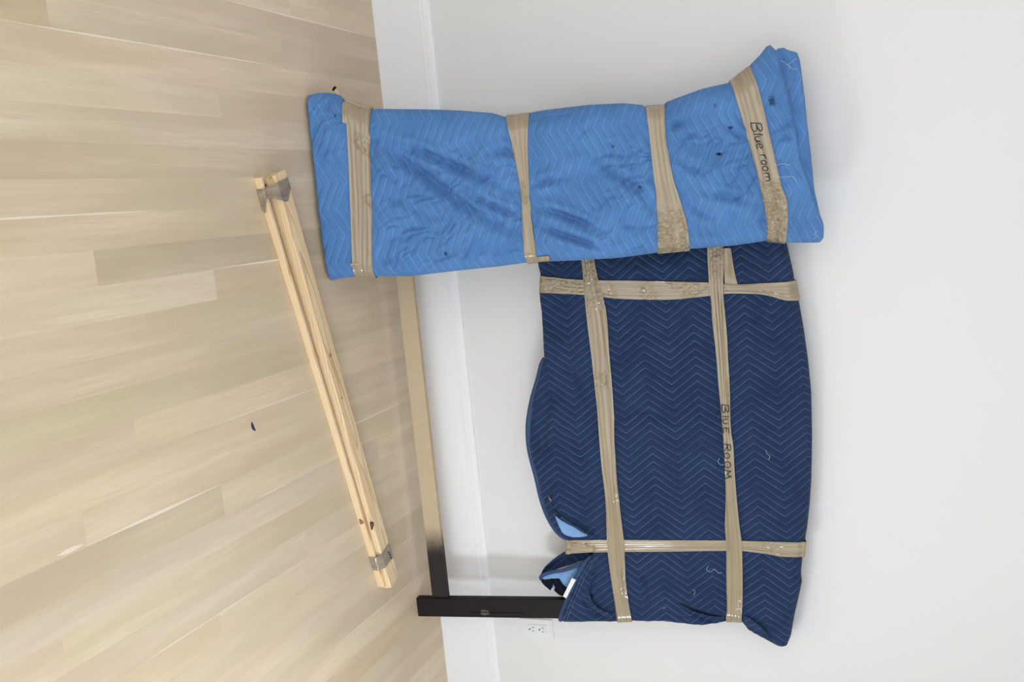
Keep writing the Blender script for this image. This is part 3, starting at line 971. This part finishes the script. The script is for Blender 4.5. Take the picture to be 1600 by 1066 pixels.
# pinched folds along the right-hand edge
for k_, (e0, e1) in enumerate((([(1062, 944), (1085, 955), (1108, 962), (1131, 965)], [(1066, 970), (1086, 975), (1108, 976.5), (1131, 972.5)]),
                               ([(1162, 962), (1176, 967), (1190, 977), (1200, 990)], [(1161, 972), (1173, 985), (1190, 996), (1204, 1003)]),
                               ([(931, 896), (922, 926), (934, 947), (958, 960)], [(902, 912), (900, 945), (922, 964), (957, 969)]))):
    o = part('blanket_fold', patch(navy, HB.pxs(e0, TN), HB.pxs(e1, TN), 0.0005, seed=50 + k_, wr=0.0008, nk=16, ns=40, lift=lambda s, k: 0.0125 * np.sin(np.pi * np.clip(s, 0.02, 0.98)) ** 0.6 * np.clip(1 - k, 0, 1) ** 1.6), M['navy'], blk)
# rear layer of the blanket bunched under the tape: navy roll, hem, light lining, black wadding
def sheet(pxrows, nrows, mat, name, parent=blk, ns=26, seed=0, wr=0.0025, label=None):
    """lofted cloth sheet through rows of picture points, each row with its own depth n"""
    rows = []
    for px, nn in zip(pxrows, nrows):
        ab = smooth_poly(HB.pxs(px, MIDN), ns)
        n = np.interp(np.linspace(0, 1, ns), np.linspace(0, 1, len(nn)), nn) if hasattr(nn, '__len__') else np.full(ns, nn)
        rows.append(np.c_[ab, n])
    rows = np.array(rows)
    m = 14
    R = np.stack([smooth_poly(rows[:, i], m) for i in range(ns)], 1)
    R[..., 2] += wr * vnoise(R[..., 0] * 70, R[..., 1] * 70, seed)
    P = HB.w(R[..., 0], R[..., 1], R[..., 2])
    Pb = HB.w(R[..., 0], R[..., 1], R[..., 2] - 0.004)
    V = np.vstack([P.reshape(-1, 3), Pb.reshape(-1, 3)])
    ring = [(0, i) for i in range(ns)] + [(j, ns - 1) for j in range(1, m)] + [(m - 1, i) for i in range(ns - 2, -1, -1)] + [(j, 0) for j in range(m - 2, 0, -1)]
    F = list(grid_faces(ns, m)) + list(grid_faces(ns, m, ns * m, flip=True))
    for k in range(len(ring)):
        (j, i), (j2, i2) = ring[k], ring[(k + 1) % len(ring)]
        F.append(np.array([j * ns + i, ns * m + j * ns + i, ns * m + j2 * ns + i2, j2 * ns + i2]))
    uv = R[..., :2].reshape(-1, 2)
    o = part(name, fast_mesh(V, np.array(F), np.vstack([uv, uv])), M[mat], parent)
    if label:
        o['label'] = label
    return o
sheet([[(944, 862), (900, 858), (880, 866), (862, 878), (848, 891), (842.5, 902)], [(944, 868), (905, 868), (885, 876), (868, 886), (853, 895), (842.5, 904)], [(944, 874), (915, 876), (893, 885), (874, 891), (856, 898), (843, 908)]],
      [[0.0, -0.02, -0.03, -0.035, -0.035, -0.03], [0.0, -0.028, -0.045, -0.052, -0.052, -0.04], [0.0, -0.02, -0.03, -0.034, -0.034, -0.03]], 'navy', 'rear_flap', seed=3, label='dark underside of the blanket bunched below the tape')
sheet([[(935, 868), (905, 880), (885, 889), (866, 894), (852, 898), (843, 904)], [(935, 874), (908, 892), (890, 902), (872, 908), (856, 912), (844, 912)], [(935, 880), (912, 905), (897, 920), (880, 928), (866, 922), (852, 920)]],
      [[-0.006, -0.010, -0.012, -0.014, -0.016, -0.02], [-0.006, -0.018, -0.024, -0.027, -0.027, -0.026], [-0.008, -0.014, -0.018, -0.022, -0.024, -0.026]], 'lining', 'lining', seed=4, label='light blue lining showing in the open fold')
hem([(935, 866), (915, 876), (898, 885), (880, 891), (862, 894), (848, 899), (844, 906)], lambda s: -0.004 - 0.008 * np.sin(np.pi * s * 0.6), 0.0065, 0.0035)
hem([(928, 867), (915, 880), (902, 903), (891, 930), (881, 955), (876, 969)], lambda s: MIDN + 0.012 + 0.006 * np.sin(np.pi * s), 0.0095, 0.004)
for d in (4.5, 9.5):
    px = [(930 + d * 0.4, 871), (916 + d * 0.9, 883), (903 + d, 905), (892 + d, 931), (882 + d, 955), (877 + d, 968)]
    ab = smooth_poly(HB.pxs(px, TN), 40)
    part('stitching', mesh_from(*sweep(navy.surf(ab[:, 0], ab[:, 1], 0.0035), HB.Nn, 0.0004, 0.0004, 6)), M['hem_thread'], blk)
sheet([[(843, 904), (850, 908), (858, 905), (866, 903)], [(847, 914), (853, 915), (860, 911), (866, 908)], [(856, 922), (859, 924), (862, 919), (864, 913)]],
      [[-0.026, -0.024, -0.026, -0.03], [-0.022, -0.018, -0.02, -0.026], [-0.024, -0.02, -0.022, -0.026]], 'wadding', 'wadding', seed=8)
sheet([[(866, 902), (872, 907), (878, 915), (884, 920)], [(864, 914), (870, 918), (877, 924), (884, 929)], [(864, 927), (870, 932), (876, 935), (883, 938)]],
      [[-0.03, -0.026, -0.022, -0.022], [-0.024, -0.018, -0.012, -0.012], [-0.034, -0.032, -0.032, -0.032]], 'wadding', 'wadding', seed=9)
q = HB.pxs([(893, 904.5), (886, 919), (879, 933)], 0.012)
q2 = HB.pxs([(899.5, 907), (892, 921), (884.5, 936)], 0.012)
P0, P1 = smooth_poly(q, 8), smooth_poly(q2, 8)
V = np.vstack([HB.w(P0[:, 0], P0[:, 1], 0.0075 + 0.001 * np.sin(np.arange(8))), HB.w(P1[:, 0], P1[:, 1], np.full(8, 0.0085)), HB.w(P0[:, 0], P0[:, 1], np.full(8, 0.0065)), HB.w(P1[:, 0], P1[:, 1], np.full(8, 0.0075))])
F = []
for i in range(7):
    F += [(i, i + 1, 9 + i, 8 + i), (16 + i, 24 + i, 25 + i, 17 + i), (i, 16 + i, 17 + i, i + 1), (8 + i, 9 + i, 25 + i, 24 + i)]
F += [(0, 8, 24, 16), (7, 23, 31, 15)]
o = part('care_label', mesh_from(V, F), M['label_white'], blk)
o['label'] = 'small blank white cloth label on the hem'
q = HB.pxs([(856, 775), (861, 781)], TN)
part('lint_bit', patch(navy, q, q + [0.002, 0.006], 0.004, ns=6, nk=4, wr=0.0), M['tape'], blk)
# loose threads
for px in ([(1107, 884), (1104, 890), (1110, 894), (1117, 890), (1122, 896), (1128, 895)], [(1124, 716), (1122, 722), (1126, 727), (1132, 726)], [(1196, 703), (1199, 709), (1203, 712), (1201, 718)], [(1083, 921), (1086, 924), (1084, 930)], [(1035, 952), (1040, 950)]):
    ab = smooth_poly(HB.pxs(px, TN), 24)
    part('loose_thread', mesh_from(*sweep(navy.surf(ab[:, 0], ab[:, 1], 0.003), HB.Nn, 0.0004, 0.0004, 5)), M['thread'], blk)

# ================================================================== tall bundle wrapped in a lighter blue blanket
LB = Frame(-0.502, 0.246)
bun = empty('wrapped_bundle', (-0.12, -0.46, 0.0))
tag(bun, 'tall bundle in a bright mid-blue quilted blanket with four tan tape bands', 'wrapped bundle')
TH, MID = 0.100, -0.050
SIL = -0.012
PXA = lambda pts: LB.pxs(pts, SIL)
La = PXA([(470.5, 168), (471.5, 156), (478, 147), (490, 143.5), (508, 143), (525, 146), (532, 155), (541, 160), (556, 166), (570, 170), (576, 169), (600, 168.5), (637, 169), (680, 169.5), (716, 171), (767, 175), (785, 180.5), (796, 181.5), (812, 179.5), (824, 177),
          (828, 174), (851, 170), (885, 166), (918, 162), (973, 159.5), (1003, 162), (1010, 166), (1025, 165.5), (1037, 163.5), (1041, 158), (1056, 152), (1099, 136.5), (1141, 127), (1150, 122), (1162, 111.5), (1172, 102), (1176, 97), (1190, 83), (1200, 70), (1206, 67)])
Ra = PXA([(491, 428), (495, 436), (503, 440.5), (530, 436), (550, 434.5), (582, 434), (637, 433), (716, 424), (779, 417.5), (818, 412), (840, 410.5), (906, 408), (969, 404), (1025, 396.5), (1052, 393), (1080, 390), (1147, 385), (1198, 377.5), (1212, 379), (1227, 380), (1260, 380.5), (1284, 380), (1289, 374), (1290.5, 354)])
Ba = PXA([(470.5, 168), (474, 215), (477, 261), (481, 315), (484, 350), (488, 400), (491, 428)])
Ta = PXA([(1206, 67), (1214, 75), (1221, 89), (1223, 102), (1228, 121), (1234.5, 145), (1239, 171), (1244, 190), (1249.5, 224), (1254, 249), (1265, 284), (1274.5, 316), (1286, 342), (1290.5, 354)])
# the foot rests on the floor
for c_ in (La, Ra, Ba):
    c_[:, 1] = np.maximum(c_[:, 1], 0.013)
light = Body(LB, La, Ra, Ba, Ta, TH, (0.075, 0.050, 0.040, 0.022), MID)
light.cinch = 0.007
TNA = 0.0
t1l = LB.pxs([(531, 152), (536, 170), (540.5, 198), (546, 316), (549.5, 414), (551, 436)], TNA)
t1u = LB.pxs([(576, 168), (577, 190), (578, 240), (580, 316), (581, 390), (582, 436)], TNA)
t2l = LB.pxs([(788, 179), (800, 230), (812, 292), (816, 350), (818, 394), (822, 413)], TNA)
t2u = LB.pxs([(826, 175), (824, 230), (826, 290), (831, 340), (836, 375), (839, 412)], TNA)
t3l = LB.pxs([(1008.5, 164), (1014, 205), (1021, 270), (1026.5, 324), (1028, 360), (1028, 397)], TNA)
t3u = LB.pxs([(1039.5, 162), (1041, 213), (1048, 255), (1056, 292), (1072, 343), (1079, 392)], TNA)
t4l = LB.pxs([(1142, 125), (1160.5, 186), (1172, 230), (1184, 276), (1196, 335), (1200, 378)], TNA)
t4u = LB.pxs([(1174, 100), (1190, 154), (1206, 225), (1221, 288), (1231, 320), (1230, 381)], TNA)
t_l = [smooth_poly(q, 50) for q in (t1l, t2l, t3l, t4l)]
t_u = [smooth_poly(q, 50) for q in (t1u, t2u, t3u, t4u)]
light.bands = [(0, l_, u_, (-9, 9)) for l_, u_ in zip(t_l, t_u)]
A_PH = ((0.075 - LB.px(620, 190, 0.0)[0]) % 0.15, 0.006)
A_AMP = 0.036
cre_a = [([(586, 222), (610, 236), (650, 262), (700, 300), (750, 335), (812, 362)], 0.012, 0.016), ([(584, 216), (625, 228), (680, 246), (750, 275), (812, 300)], 0.009, 0.012), ([(700, 280), (745, 310), (790, 330), (816, 338)], 0.009, 0.010),
         ([(832, 322), (870, 332), (905, 345), (940, 362)], 0.010, 0.010), ([(838, 350), (875, 365), (915, 378), (945, 390)], 0.009, 0.009), ([(830, 290), (850, 284), (880, 276)], 0.006, 0.010), ([(930, 245), (960, 270), (1000, 300), (1024, 330)], 0.007, 0.012),
         ([(1048, 235), (1075, 260), (1110, 275)], 0.006, 0.012), ([(1100, 300), (1140, 308), (1180, 318)], 0.006, 0.010), ([(1060, 300), (1095, 330), (1130, 345)], 0.005, 0.012), ([(1042, 200), (1055, 195), (1062, 185)], 0.006, 0.010),
         ([(760, 240), (790, 235), (815, 245)], 0.006, 0.010), ([(1215, 200), (1235, 192), (1248, 196)], 0.005, 0.008), ([(1210, 222), (1228, 214), (1244, 218)], 0.004, 0.007), ([(600, 300), (640, 320), (700, 352)], 0.004, 0.016), ([(1130, 190), (1150, 210), (1165, 215)], 0.005, 0.008)]
cre_a = [(PXA(p), d, s) for p, d, s in cre_a]
def light_disp(a, b, m, near, detail):
    soft = 1 - np.exp(-(near / 0.03) ** 2)
    h = soft * (0.009 * vnoise(a * 5, b * 5, 11) + 0.006 * vnoise(a * 15 + b * 6, b * 9, 12) + 0.003 * vnoise(a * 34 + b * 12, b * 18 - a * 8, 13))
    ang = 0.45
    x = a * math.cos(ang) + b * math.sin(ang)
    y = -a * math.sin(ang) + b * math.cos(ang)
    for poly, d, s in cre_a:
        dist, par = seg_dist(a, b, poly)
        h = h + (1 - 0.75 * m) * np.sin(np.pi * np.clip(par, 0.08, 0.92)) * (-2.1 * d * np.exp(-(dist / s) ** 2) + 0.8 * d * np.exp(-((dist - 2.1 * s) / s) ** 2))
    if detail:
        msk = sstep(0.0, 0.55, vnoise(a * 6, b * 5, 15) + 0.15) * (1 - m)
        msk2 = sstep(-0.1, 0.5, vnoise(a * 7, b * 6, 41)) * (1 - m)
        rid = 1 - np.abs(vnoise(x * 26 + 1.2 * vnoise(a * 12, b * 12, 43), y * 7, 42))
        h = h - msk2 * 0.0085 * rid ** 5
        h = h + msk * 0.0046 * vnoise(x * 100 + 3 * vnoise(a * 20, b * 20, 5), y * 26, 16)
        h = h + quilt(b + A_PH[1], a + A_PH[0], A_AMP, 0.0038) * (1 - m)
    return h - 0.001 * m
light.disp = light_disp
SP = lambda x, y: tuple(LB.px(x, y, 0.0))
M['light'] = mat_blanket('mid_blue_quilted_blanket', (0.085, 0.222, 0.50), (0.066, 0.18, 0.425), (0.34, 0.49, 0.68), False, phase=A_PH, amp=A_AMP, thread_mix=0.44,
                         spots=[(*SP(1206, 158), 0.011, 0.6, 0.75), (*SP(1142, 199), 0.008, 1.5, 0.9), (*SP(1124, 241), 0.010, 1.7, 1.0), (*SP(1000, 292), 0.008, 1.2, 0.7), (*SP(696, 397), 0.007, 0.8, 0.8), (*SP(523, 181), 0.007, 1.3, 0.7), (*SP(958, 229), 0.006, 1.0, 0.6), (*SP(1117, 165), 0.008, 1.0, 0.4)])
lblk = part('blanket', light.mesh(210, 470), M['light'], bun)
lblk['label'] = 'mid-blue quilted moving blanket with dark smudges'
for i in range(4):
    t = part('tape_band', light.tape(t_l[i], t_u[i], 0.0022, seed=10 + i), M[('tape', 'tape', 'tape_a', 'tape_b')[i]], bun)
    if i == 3:
        t4 = t
        t['label'] = 'top tan tape band with the handwritten words Blue room'
# end tab of the lowest band, and the torn corner of the second
part('tape_end', patch(light, LB.pxs([(531.5, 158), (534, 180), (535, 192)], TNA), LB.pxs([(541, 158), (542, 180), (542.5, 193)], TNA), 0.004, seed=21), M['tape'], bun)
part('tape_end', patch(light, LB.pxs([(824, 404), (840, 402), (858, 400)], TNA), LB.pxs([(824, 411), (842, 411), (859, 409)], TNA), 0.004, seed=22, wr=0.003), M['tape'], bun)
part('tape_end', patch(light, LB.pxs([(547, 412), (556, 411), (563, 413)], TNA), LB.pxs([(547, 416), (556, 417), (563, 416)], TNA), 0.005, seed=23, wr=0.003), M['tape'], bun)
spots = [('B', 1173, 192, 16, 15, 3.0), ('l', 1177, 208, 15, 5, 1.0), ('u', 1179, 213.5, 15, 10, 2.0), ('e', 1181.5, 224, 15, 10, 2.0), ('r', 1187.5, 241, 14, 9, 2.0), ('o', 1189, 250.5, 14, 8.5, 2.0), ('o', 1191, 259.5, 15, 9.5, 2.0), ('m', 1194, 270, 13, 16, 3.5)]
for sp_ in spots:
    ln = []
    for s in strokes_px([sp_]):
        ab = LB.pxs(s, TNA)
        ln.append(light.surf(ab[:, 0], ab[:, 1], 0.0055))
    part('letter', mesh_from(*sweep_many(ln, LB.Nn, 0.0012, 0.0006)), M['ink'], t4)

# upper fold of the blanket, tucked behind the front layer at the top
Lf = PXA([(1196, 100), (1205, 88), (1214, 77)])
Tf = PXA([(1214, 77), (1218, 73), (1227, 71.5), (1236, 76), (1243, 77.5), (1249, 79), (1253, 90), (1257, 120), (1261, 152), (1264.5, 190), (1269, 228), (1272.6, 262), (1276, 297), (1284.5, 335), (1289, 352)])
Rf = PXA([(1250, 372), (1270, 362), (1289, 352)])
Bf = PXA([(1196, 100), (1205, 160), (1215, 220), (1228, 290), (1250, 372)])
fold = Body(LB, Lf, Rf, Bf, Tf, 0.060, (0.012, 0.012, 0.012, 0.016), MID - 0.004)
fold.cinch = 0.0
fold.disp = lambda a, b, m, near, detail: 0.005 * vnoise(a * 14, b * 14, 31) + 0.003 * vnoise(a * 45, b * 30, 32) + (quilt(b + A_PH[1], a + A_PH[0], A_AMP, 0.0034) if detail else 0)
part('blanket_fold', fold.mesh(150, 50), M['light'], bun)
# crumpled knot of cloth and threads in the upper left corner
for px in ([(1219, 92), (1226, 95), (1232, 100), (1240, 106), (1247, 107)], [(1233, 99), (1238, 96), (1243, 92), (1248, 89)], [(1234, 108), (1236, 102), (1231, 98)], [(1206, 248), (1212, 258), (1222, 256), (1234, 258)], [(1213, 276), (1224, 277), (1238, 276), (1244, 283)], [(1276, 360), (1272, 366), (1276, 370), (1271, 374)]):
    ab = smooth_poly(LB.pxs(px, 0.0), 24)
    bd = fold if px[0][0] > 1214 and px[0][1] < 110 else light
    part('loose_thread', mesh_from(*sweep(bd.surf(ab[:, 0], ab[:, 1], 0.004), LB.Nn, 0.0004, 0.0004, 5)), M['thread'], lblk)
# little tan strip with a black tip sticking out behind the foot
M['strip'] = plain('tan_strip', (0.62, 0.47, 0.24), 0.5, 0.3)
for px, mat, nm in (([(531, 153), (527, 145), (523, 141)], 'strip', 'strap_end'), ([(520, 141.5), (522, 138.5), (524.5, 135.5)], 'black', 'strap_tip')):
    ab = smooth_poly(LB.pxs(px, -0.045), 10)
    part(nm, mesh_from(*sweep(LB.w(ab[:, 0], ab[:, 1], np.full(10, -0.045)), LB.Nn, 0.0035, 0.0022, 8)), M[mat], bun)

# ================================================================== bundle of pine slats on the floor
SA = np.array([-0.14284, -0.77964, 0.0])
ANG = math.radians(16.99)
sl = empty('pine_slat_bundle', tuple(SA))
sl.rotation_euler = (0, 0, ANG)
tag(sl, 'bundle of pale pine slats taped at both ends, lying on the floor', 'wood slats')

def slat(s0, s1, off0, off1, wdt, z0, z1, bev=0.0012, bow=0.0, name='slat'):
    """slat in bundle coordinates: runs along x from s0 to s1, front edge at off0..off1"""
    import bmesh
    bm = bmesh.new()
    ns = 24
    pr = [(0, z0 + bev), (bev, z0), (wdt - bev, z0), (wdt, z0 + bev), (wdt, z1 - bev), (wdt - bev, z1), (bev, z1), (0, z1 - bev)]
    cx, cy, cz = (s0 + s1) / 2, (off0 + off1) / 2 + wdt / 2, (z0 + z1) / 2
    rows = []
    for i in range(ns):
        t = i / (ns - 1)
        x = s0 + (s1 - s0) * t
        oy = off0 + (off1 - off0) * t + bow * math.sin(math.pi * t)
        rows.append([bm.verts.new((x - cx, oy + p - cy, z - cz)) for p, z in pr])
    for i in range(ns - 1):
        for k in range(8):
            bm.faces.new((rows[i][k], rows[i + 1][k], rows[i + 1][(k + 1) % 8], rows[i][(k + 1) % 8]))
    bm.faces.new(rows[0])
    bm.faces.new(rows[-1][::-1])
    bmesh.ops.recalc_face_normals(bm, faces=bm.faces)
    me = bpy.data.meshes.new(name)
    bm.to_mesh(me)
    bm.free()
    o = link(name, me, M['pine'], sl)
    o.location = (cx, cy, cz)
    return o
slat(0.010, 1.316, 0.0465, 0.0130, 0.052, 0.0000, 0.0118)
slat(0.014, 1.322, 0.0455, 0.0125, 0.053, 0.0121, 0.0239)
slat(0.006, 1.319, 0.0450, 0.0120, 0.054, 0.0242, 0.0362)
slat(-0.003, 1.309, 0.0000, 0.0000, 0.0120, 0.0000, 0.0195)
# knots: dark ovals flush in the wood
def knot(s, off, z, ra, rb, up, mat):
    n_ = 16
    an = np.linspace(0, 2 * np.pi, n_, endpoint=False)
    rr = 1 + 0.18 * np.sin(an * 3 + s * 9)
    v = []
    for sc_, dz in ((1, 0.00025), (0.6, 0.0006)):
        for a, r_ in zip(an, rr):
            x, y = s + ra * sc_ * r_ * math.cos(a), rb * sc_ * r_ * math.sin(a)
            v.append((x, off + y, z + dz) if up else (x, off - dz, z + y))
    f = [(k, (k + 1) % n_, n_ + (k + 1) % n_, n_ + k) for k in range(n_)] + [tuple(range(n_, 2 * n_))]
    link('knot', mesh_from(v, f), mat, sl)
M['knot'] = plain('dark_knot', (0.085, 0.035, 0.022), 0.5, 0.4, 0.5, 120)
M['knot_red'] = plain('reddish_knot', (0.30, 0.15, 0.10), 0.5, 0.4, 0.5, 200)
M['knot_tan'] = plain('tan_knot', (0.44, 0.25, 0.10), 0.5, 0.4, 0.4, 200)
def bundle_xy(x, y, h):
    d = ray(x, y)
    p = CO + d * ((h - CO[2]) / d[2]) - SA
    return p[0] * math.cos(ANG) + p[1] * math.sin(ANG), -p[0] * math.sin(ANG) + p[1] * math.cos(ANG)
s_, o_ = bundle_xy(581, 821, 0.0362)
knot(s_, o_, 0.0362, 0.013, 0.011, True, M['knot'])
knot(s_ - 0.002, o_ - 0.001, 0.0364, 0.005, 0.004, True, M['knot_red'])
s_, o_ = bundle_xy(561, 820, 0.010)
knot(s_, 0.0, 0.010, 0.010, 0.0075, False, M['knot_red'])
s_, o_ = bundle_xy(516, 555, 0.0362)
knot(s_, o_, 0.0362, 0.007, 0.006, True, M['knot_tan'])
s_, o_ = bundle_xy(534, 622, 0.0362)
knot(s_, o_, 0.0362, 0.0026, 0.003, True, M['knot'])
# tape round both ends: bands over the outer profile, with crumpled free edges
def slat_tape(s_lo, s_hi, prof_pts, jag, seed):
    pts = np.array(prof_pts + [prof_pts[0]], float)
    L = np.r_[0, np.cumsum(np.linalg.norm(np.diff(pts, axis=0), axis=1))]
    n_ = 96
    q = np.linspace(0, L[-1], n_, endpoint=False)
    py, pz = np.interp(q, L, pts[:, 0]), np.interp(q, L, pts[:, 1])
    nk = 12
    V = []
    cy, cz = py.mean(), pz.mean()
    for j in range(nk):
        k = j / (nk - 1)
        lo_ = s_lo + 0.002 * vnoise(q * 40, q * 0, seed)
        hi_ = s_hi + np.interp(q, jag[0], jag[1])
        x = lo_ * (1 - k) + hi_ * k
        r_ = 0.0012 + 0.0010 * vnoise(q * 60, np.full(n_, k * 5), seed + 1) + 0.0022 * k * k * (np.interp(q, jag[0], jag[1]) > 0.004)
        dy, dz = py - cy, pz - cz
        ll = np.hypot(dy, dz)
        V.append(np.stack([x, py + dy / ll * r_, np.maximum(pz + dz / ll * r_, 0.0003)], -1))
    V = np.array(V)
    uv = np.stack(np.broadcast_arrays(q[None, :], np.linspace(0, 0.05, nk)[:, None]), -1) + seed
    return link('tape_band', fast_mesh(V.reshape(-1, 3), grid_faces(n_, nk, closed_u=True), uv.reshape(-1, 2)), M['tape_gray'], sl)
profL = [(-0.001, 0.0), (-0.001, 0.0205), (0.012, 0.0225), (0.043, 0.0372), (0.099, 0.0372), (0.1, 0.0)]
slat_tape(0.026, 0.058, profL, ([0.0, 0.008, 0.016, 0.025, 0.05, 0.075, 0.088, 0.115, 0.16, 0.3], [0.022, 0.034, 0.012, -0.004, 0.004, 0.022, 0.026, 0.004, -0.006, 0.0]), 3)
profR = [(-0.001, 0.0), (-0.001, 0.020), (0.0135, 0.0372), (0.0685, 0.0372), (0.0690, 0.0)]
slat_tape(1.195, 1.243, profR, ([0, 0.3], [0.0, 0.0]), 6)
# three short marker ticks on the far tape
ln = []
for k in range(3):
    for ds, do in (((-0.008, 0.006), (0.0, 0.008)), ((0.008, -0.003), (0.001, 0.006))):
        s0, o0 = 1.222 + 0.012 * k - 0.008, 0.046 + 0.003 * k
        ln.append(np.array([(s0 + ds[0] * 0.6, o0 + do[0], 0.0398), (s0, o0 + 0.004, 0.0400), (s0 + ds[1] * 0.6, o0 + do[1], 0.0398)]))
link('marker_scribble', mesh_from(*sweep_many(ln, (0, 0, 1), 0.0011, 0.0005)), M['ink'], sl)

# ================================================================== wall outlet
oc = hit(840, 982.5, np.array([0, WALL_Y, 0]), np.array([0, 1.0, 0]))
ot = empty('wall_outlet', (oc[0], WALL_Y, oc[2]))
tag(ot, 'white duplex wall outlet just right of the dark headboard leg', 'outlet')
link('cover_plate', mesh_from(*box_vf(-0.035, 0.035, -0.0055, -0.0002, -0.057, 0.057, 0.0018)), M['plastic'], ot)
link('receptacle_insert', mesh_from(*box_vf(-0.0165, 0.0165, -0.0068, -0.0050, -0.0335, 0.0335, 0.0008)), M['plastic'], ot)
for zc in (-0.0175, 0.0175):
    r_ = link('receptacle', mesh_from(*box_vf(-0.0150, 0.0150, -0.0080, -0.0062, zc - 0.0145, zc + 0.0145, 0.0008)), M['plastic'], ot)
    link('slot', mesh_from(*box_vf(-0.0074, -0.0054, -0.0083, -0.0072, zc - 0.0005, zc + 0.0085)), M['slot'], r_)
    link('slot', mesh_from(*box_vf(0.0054, 0.0074, -0.0083, -0.0072, zc + 0.0005, zc + 0.0078)), M['slot'], r_)
    an = np.linspace(0, 2 * np.pi, 14, endpoint=False)
    v = [(0.0028 * math.cos(a), -0.0083, zc - 0.008 + 0.0028 * math.sin(a)) for a in an] + [(0.0028 * math.cos(a), -0.0070, zc - 0.008 + 0.0028 * math.sin(a)) for a in an]
    f = [tuple(range(14))] + [(k, 14 + k, 14 + (k + 1) % 14, (k + 1) % 14) for k in range(14)]
    link('ground_hole', mesh_from(v, f), M['slot'], r_)
for zc in (-0.0475, 0.0475):
    an = np.linspace(0, 2 * np.pi, 14, endpoint=False)
    v = [(0.0030 * math.cos(a), -0.0060, zc + 0.0030 * math.sin(a)) for a in an] + [(0.0034 * math.cos(a), -0.0052, zc + 0.0034 * math.sin(a)) for a in an]
    f = [tuple(range(14))] + [(k, 14 + k, 14 + (k + 1) % 14, (k + 1) % 14) for k in range(14)]
    sc_ = link('screw', mesh_from(v, f), M['trim'], ot)
    link('screw_slot', mesh_from(*box_vf(-0.0026, 0.0026, -0.0062, -0.0058, zc - 0.0003, zc + 0.0003)), M['residue'], sc_)

# ================================================================== dark scrap on the floor
fl = lambda x, y: hit(x, y, np.zeros(3), np.array([0, 0, 1.0]))
pts = [fl(392.8, 659), fl(392.2, 664), fl(393, 669), fl(395, 672), fl(398.8, 674), fl(397.4, 669), fl(395.2, 662.5)]
c0 = np.mean(pts, axis=0)
sc = empty('fabric_scrap', tuple(c0))
tag(sc, 'tiny dark scrap lying alone on the bare floor', 'scrap')
v = [tuple(p - c0 + np.array([0, 0, 0.0004])) for p in pts] + [tuple((p - c0) * 0.7 + np.array([0, 0, 0.0026 + 0.0012 * math.sin(i * 2)])) for i, p in enumerate(pts)]
k = len(pts)
f = [(i, (i + 1) % k, k + (i + 1) % k, k + i) for i in range(k)] + [tuple(range(k, 2 * k)), tuple(range(k))[::-1]]
o = link('fluff', mesh_from(v, f, smooth=True), M['lint'], sc)
